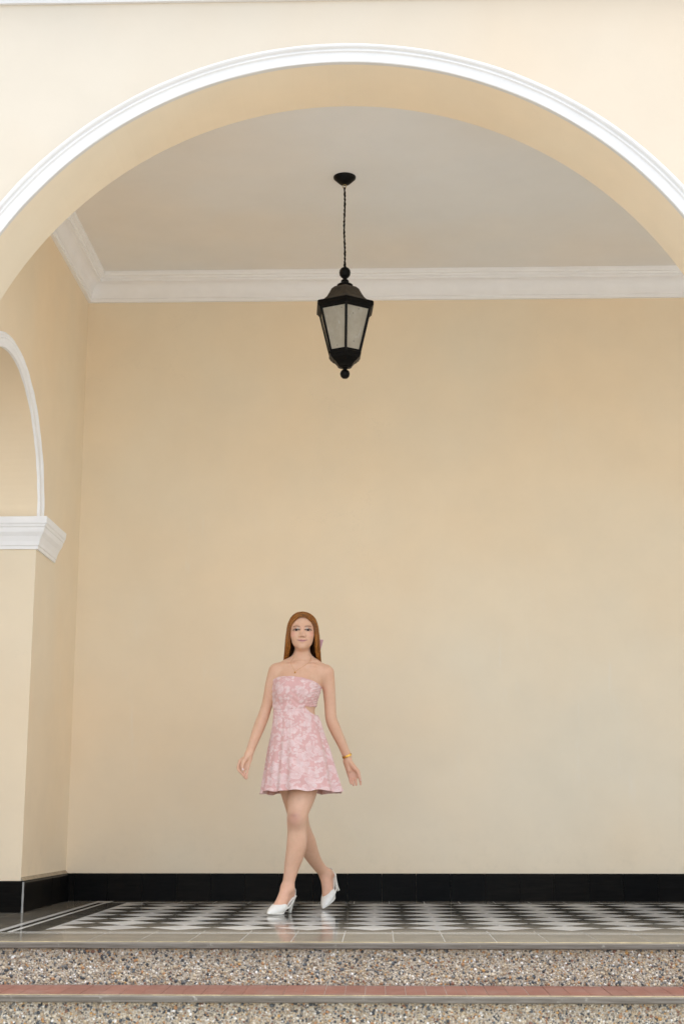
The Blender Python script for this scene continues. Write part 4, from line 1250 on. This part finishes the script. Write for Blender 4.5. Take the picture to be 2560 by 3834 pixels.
for i in range(NB + 1):
    a = 2*math.pi*i/NB; d = e1*math.cos(a) + e2*math.sin(a); rr = .0268 + (.0006 if i % 3 else -.0002)
    rings.append([tuple(c0 + d*(rr + o_) + dr*w_) for o_, w_ in ((0, -.0068), (.0016, -.0062), (.0020, 0), (.0016, .0062), (0, .0068))])
m.rings(rings, False, False, True); onmb(m, 'bracelet', GOLD, None, False)


# --- slingback shoes --------------------------------------------------------------------
LEA = simple('white_leather', (.78, .755, .69), .32, nscale=50, var=.04, bump=.05)
SOLE = simple('pale_sole', (.42, .36, .28), .6, nscale=30, var=.1)
HEELM = simple('pearly_heel', (.66, .63, .55), .3, nscale=40, var=.08)
def shoe(fr, label):
    L = lambda p: tuple(np.array(p, float) @ fr[0] + fr[1])
    sf = Field(axis([(-.07, .10, .0013)]), axis([(-.05, .05, .0013)]), axis([(-.006, .085, .0013)]))
    pr_ = [((-.055, 0, .055), .034), ((-.02, 0, .036), .0325), ((.012, 0, .0260), .0300), ((.045, 0, .0180), .0235), ((.072, 0, .0120), .0135), ((.086, 0, .0075), .0058)]
    for (a, r1), (b_, r2) in zip(pr_[:-1], pr_[1:]): sf.cone(a, b_, r1, r2, .012)
    X_, Y_, Z_ = np.meshgrid(sf.x, sf.y, sf.z, indexing='ij')
    sole_z = .0035 + np.where(X_ < -.012, ((-.012 - X_) / .12) * .082 * 1.1, 0) + np.where(X_ > .05, (X_ - .05) * .06, 0)
    F_ = np.maximum(sf.F, sole_z - Z_)
    # top line: a smooth curve across the toes, sweeping back along both sides
    F_ = np.maximum(F_, (.026 - .050 * np.clip(np.abs(Y_) / .030, 0, 1.3)**2.6) - X_ + .35 * (Z_ - .045))
    # hollow behind the top line so the foot sits inside
    sf.F = F_.astype(np.float32); sv, sq = sf.mesh(); sv = relax(sv, sq, 6, .5); sv[:, 1] *= 1.20
    root_me = np_mesh('shoe', sv @ fr[0] + fr[1] - ORG, sq)
    up_ = obj('shoe', root_me, person, LEA); tag(up_, label)
    # sole: thin strip along the arch up to the heel seat
    m = MB(); rings = []
    for x, z, w_ in ((x_, z_, q_ * 1.14) for x_, z_, q_ in ((.086, .0045, .004), (.07, .003, .015), (.045, .002, .0245), (.015, .001, .031), (-.010, .0015, .031), (-.035, .016, .027), (-.06, .035, .024), (-.085, .055, .023), (-.110, .0735, .0245), (-.135, .0845, .0265), (-.155, .0885, .022), (-.165, .0895, .010))):
        rings.append([L((x, -w_, z)), L((x, w_, z)), L((x, w_ * .96, z + .0055)), L((x, -w_ * .96, z + .0055))])
    m.rings(rings); bevel(onmb(m, 'sole', LEA, up_, False), .0015)
    # sculpted heel: wide seat, narrow waist, flared foot
    m = MB(); rings = []
    for z, w_, x0, x1 in ((.001, .0100, -.132, -.116), (.010, .0090, -.133, -.118), (.030, .0100, -.141, -.123), (.050, .0140, -.150, -.123), (.068, .0200, -.158, -.117), (.082, .0260, -.165, -.110), (.088, .0250, -.165, -.110)):
        rings.append([L(((x0 + x1) / 2 + (x1 - x0) / 2 * math.cos(a) * (1 if abs(math.cos(a)) > .2 else 1), w_ * math.sin(a), min(z, .088 if math.cos(a) < 0 else z))) for a in np.linspace(0, 2*math.pi, 17)[:-1]])
    m.rings(rings); onmb(m, 'heel', HEELM, up_)
    # strap round the back of the ankle
    m = MB(); rings = []
    for u_ in np.linspace(-1, 1, 33):
        a = u_ * math.pi / 2
        x = -.016 - (.146) * (math.cos(a)**.55 if math.cos(a) > 0 else 0); y = .0395 * math.copysign(abs(math.sin(a))**.8, u_) if abs(u_) > 0 else 0
        y = y * (1 - .16 * math.cos(a)); z = .026 + .104 * (1 - abs(u_)**1.7)
        o_ = Vector((-math.cos(a), math.sin(a), 0)).normalized()
        rings.append([L((x + o_.x * d_, y + o_.y * d_, z + w_)) for d_, w_ in ((0, -.0045), (.0022, -.0045), (.0022, .0045), (0, .0045))])
    m.rings(rings); onmb(m, 'strap', LEA, up_, False)
    return up_
shoe(FRONT, 'white pointed slingback shoe flat on the tiles')
shoe(REAR, 'white pointed slingback shoe with its heel raised')
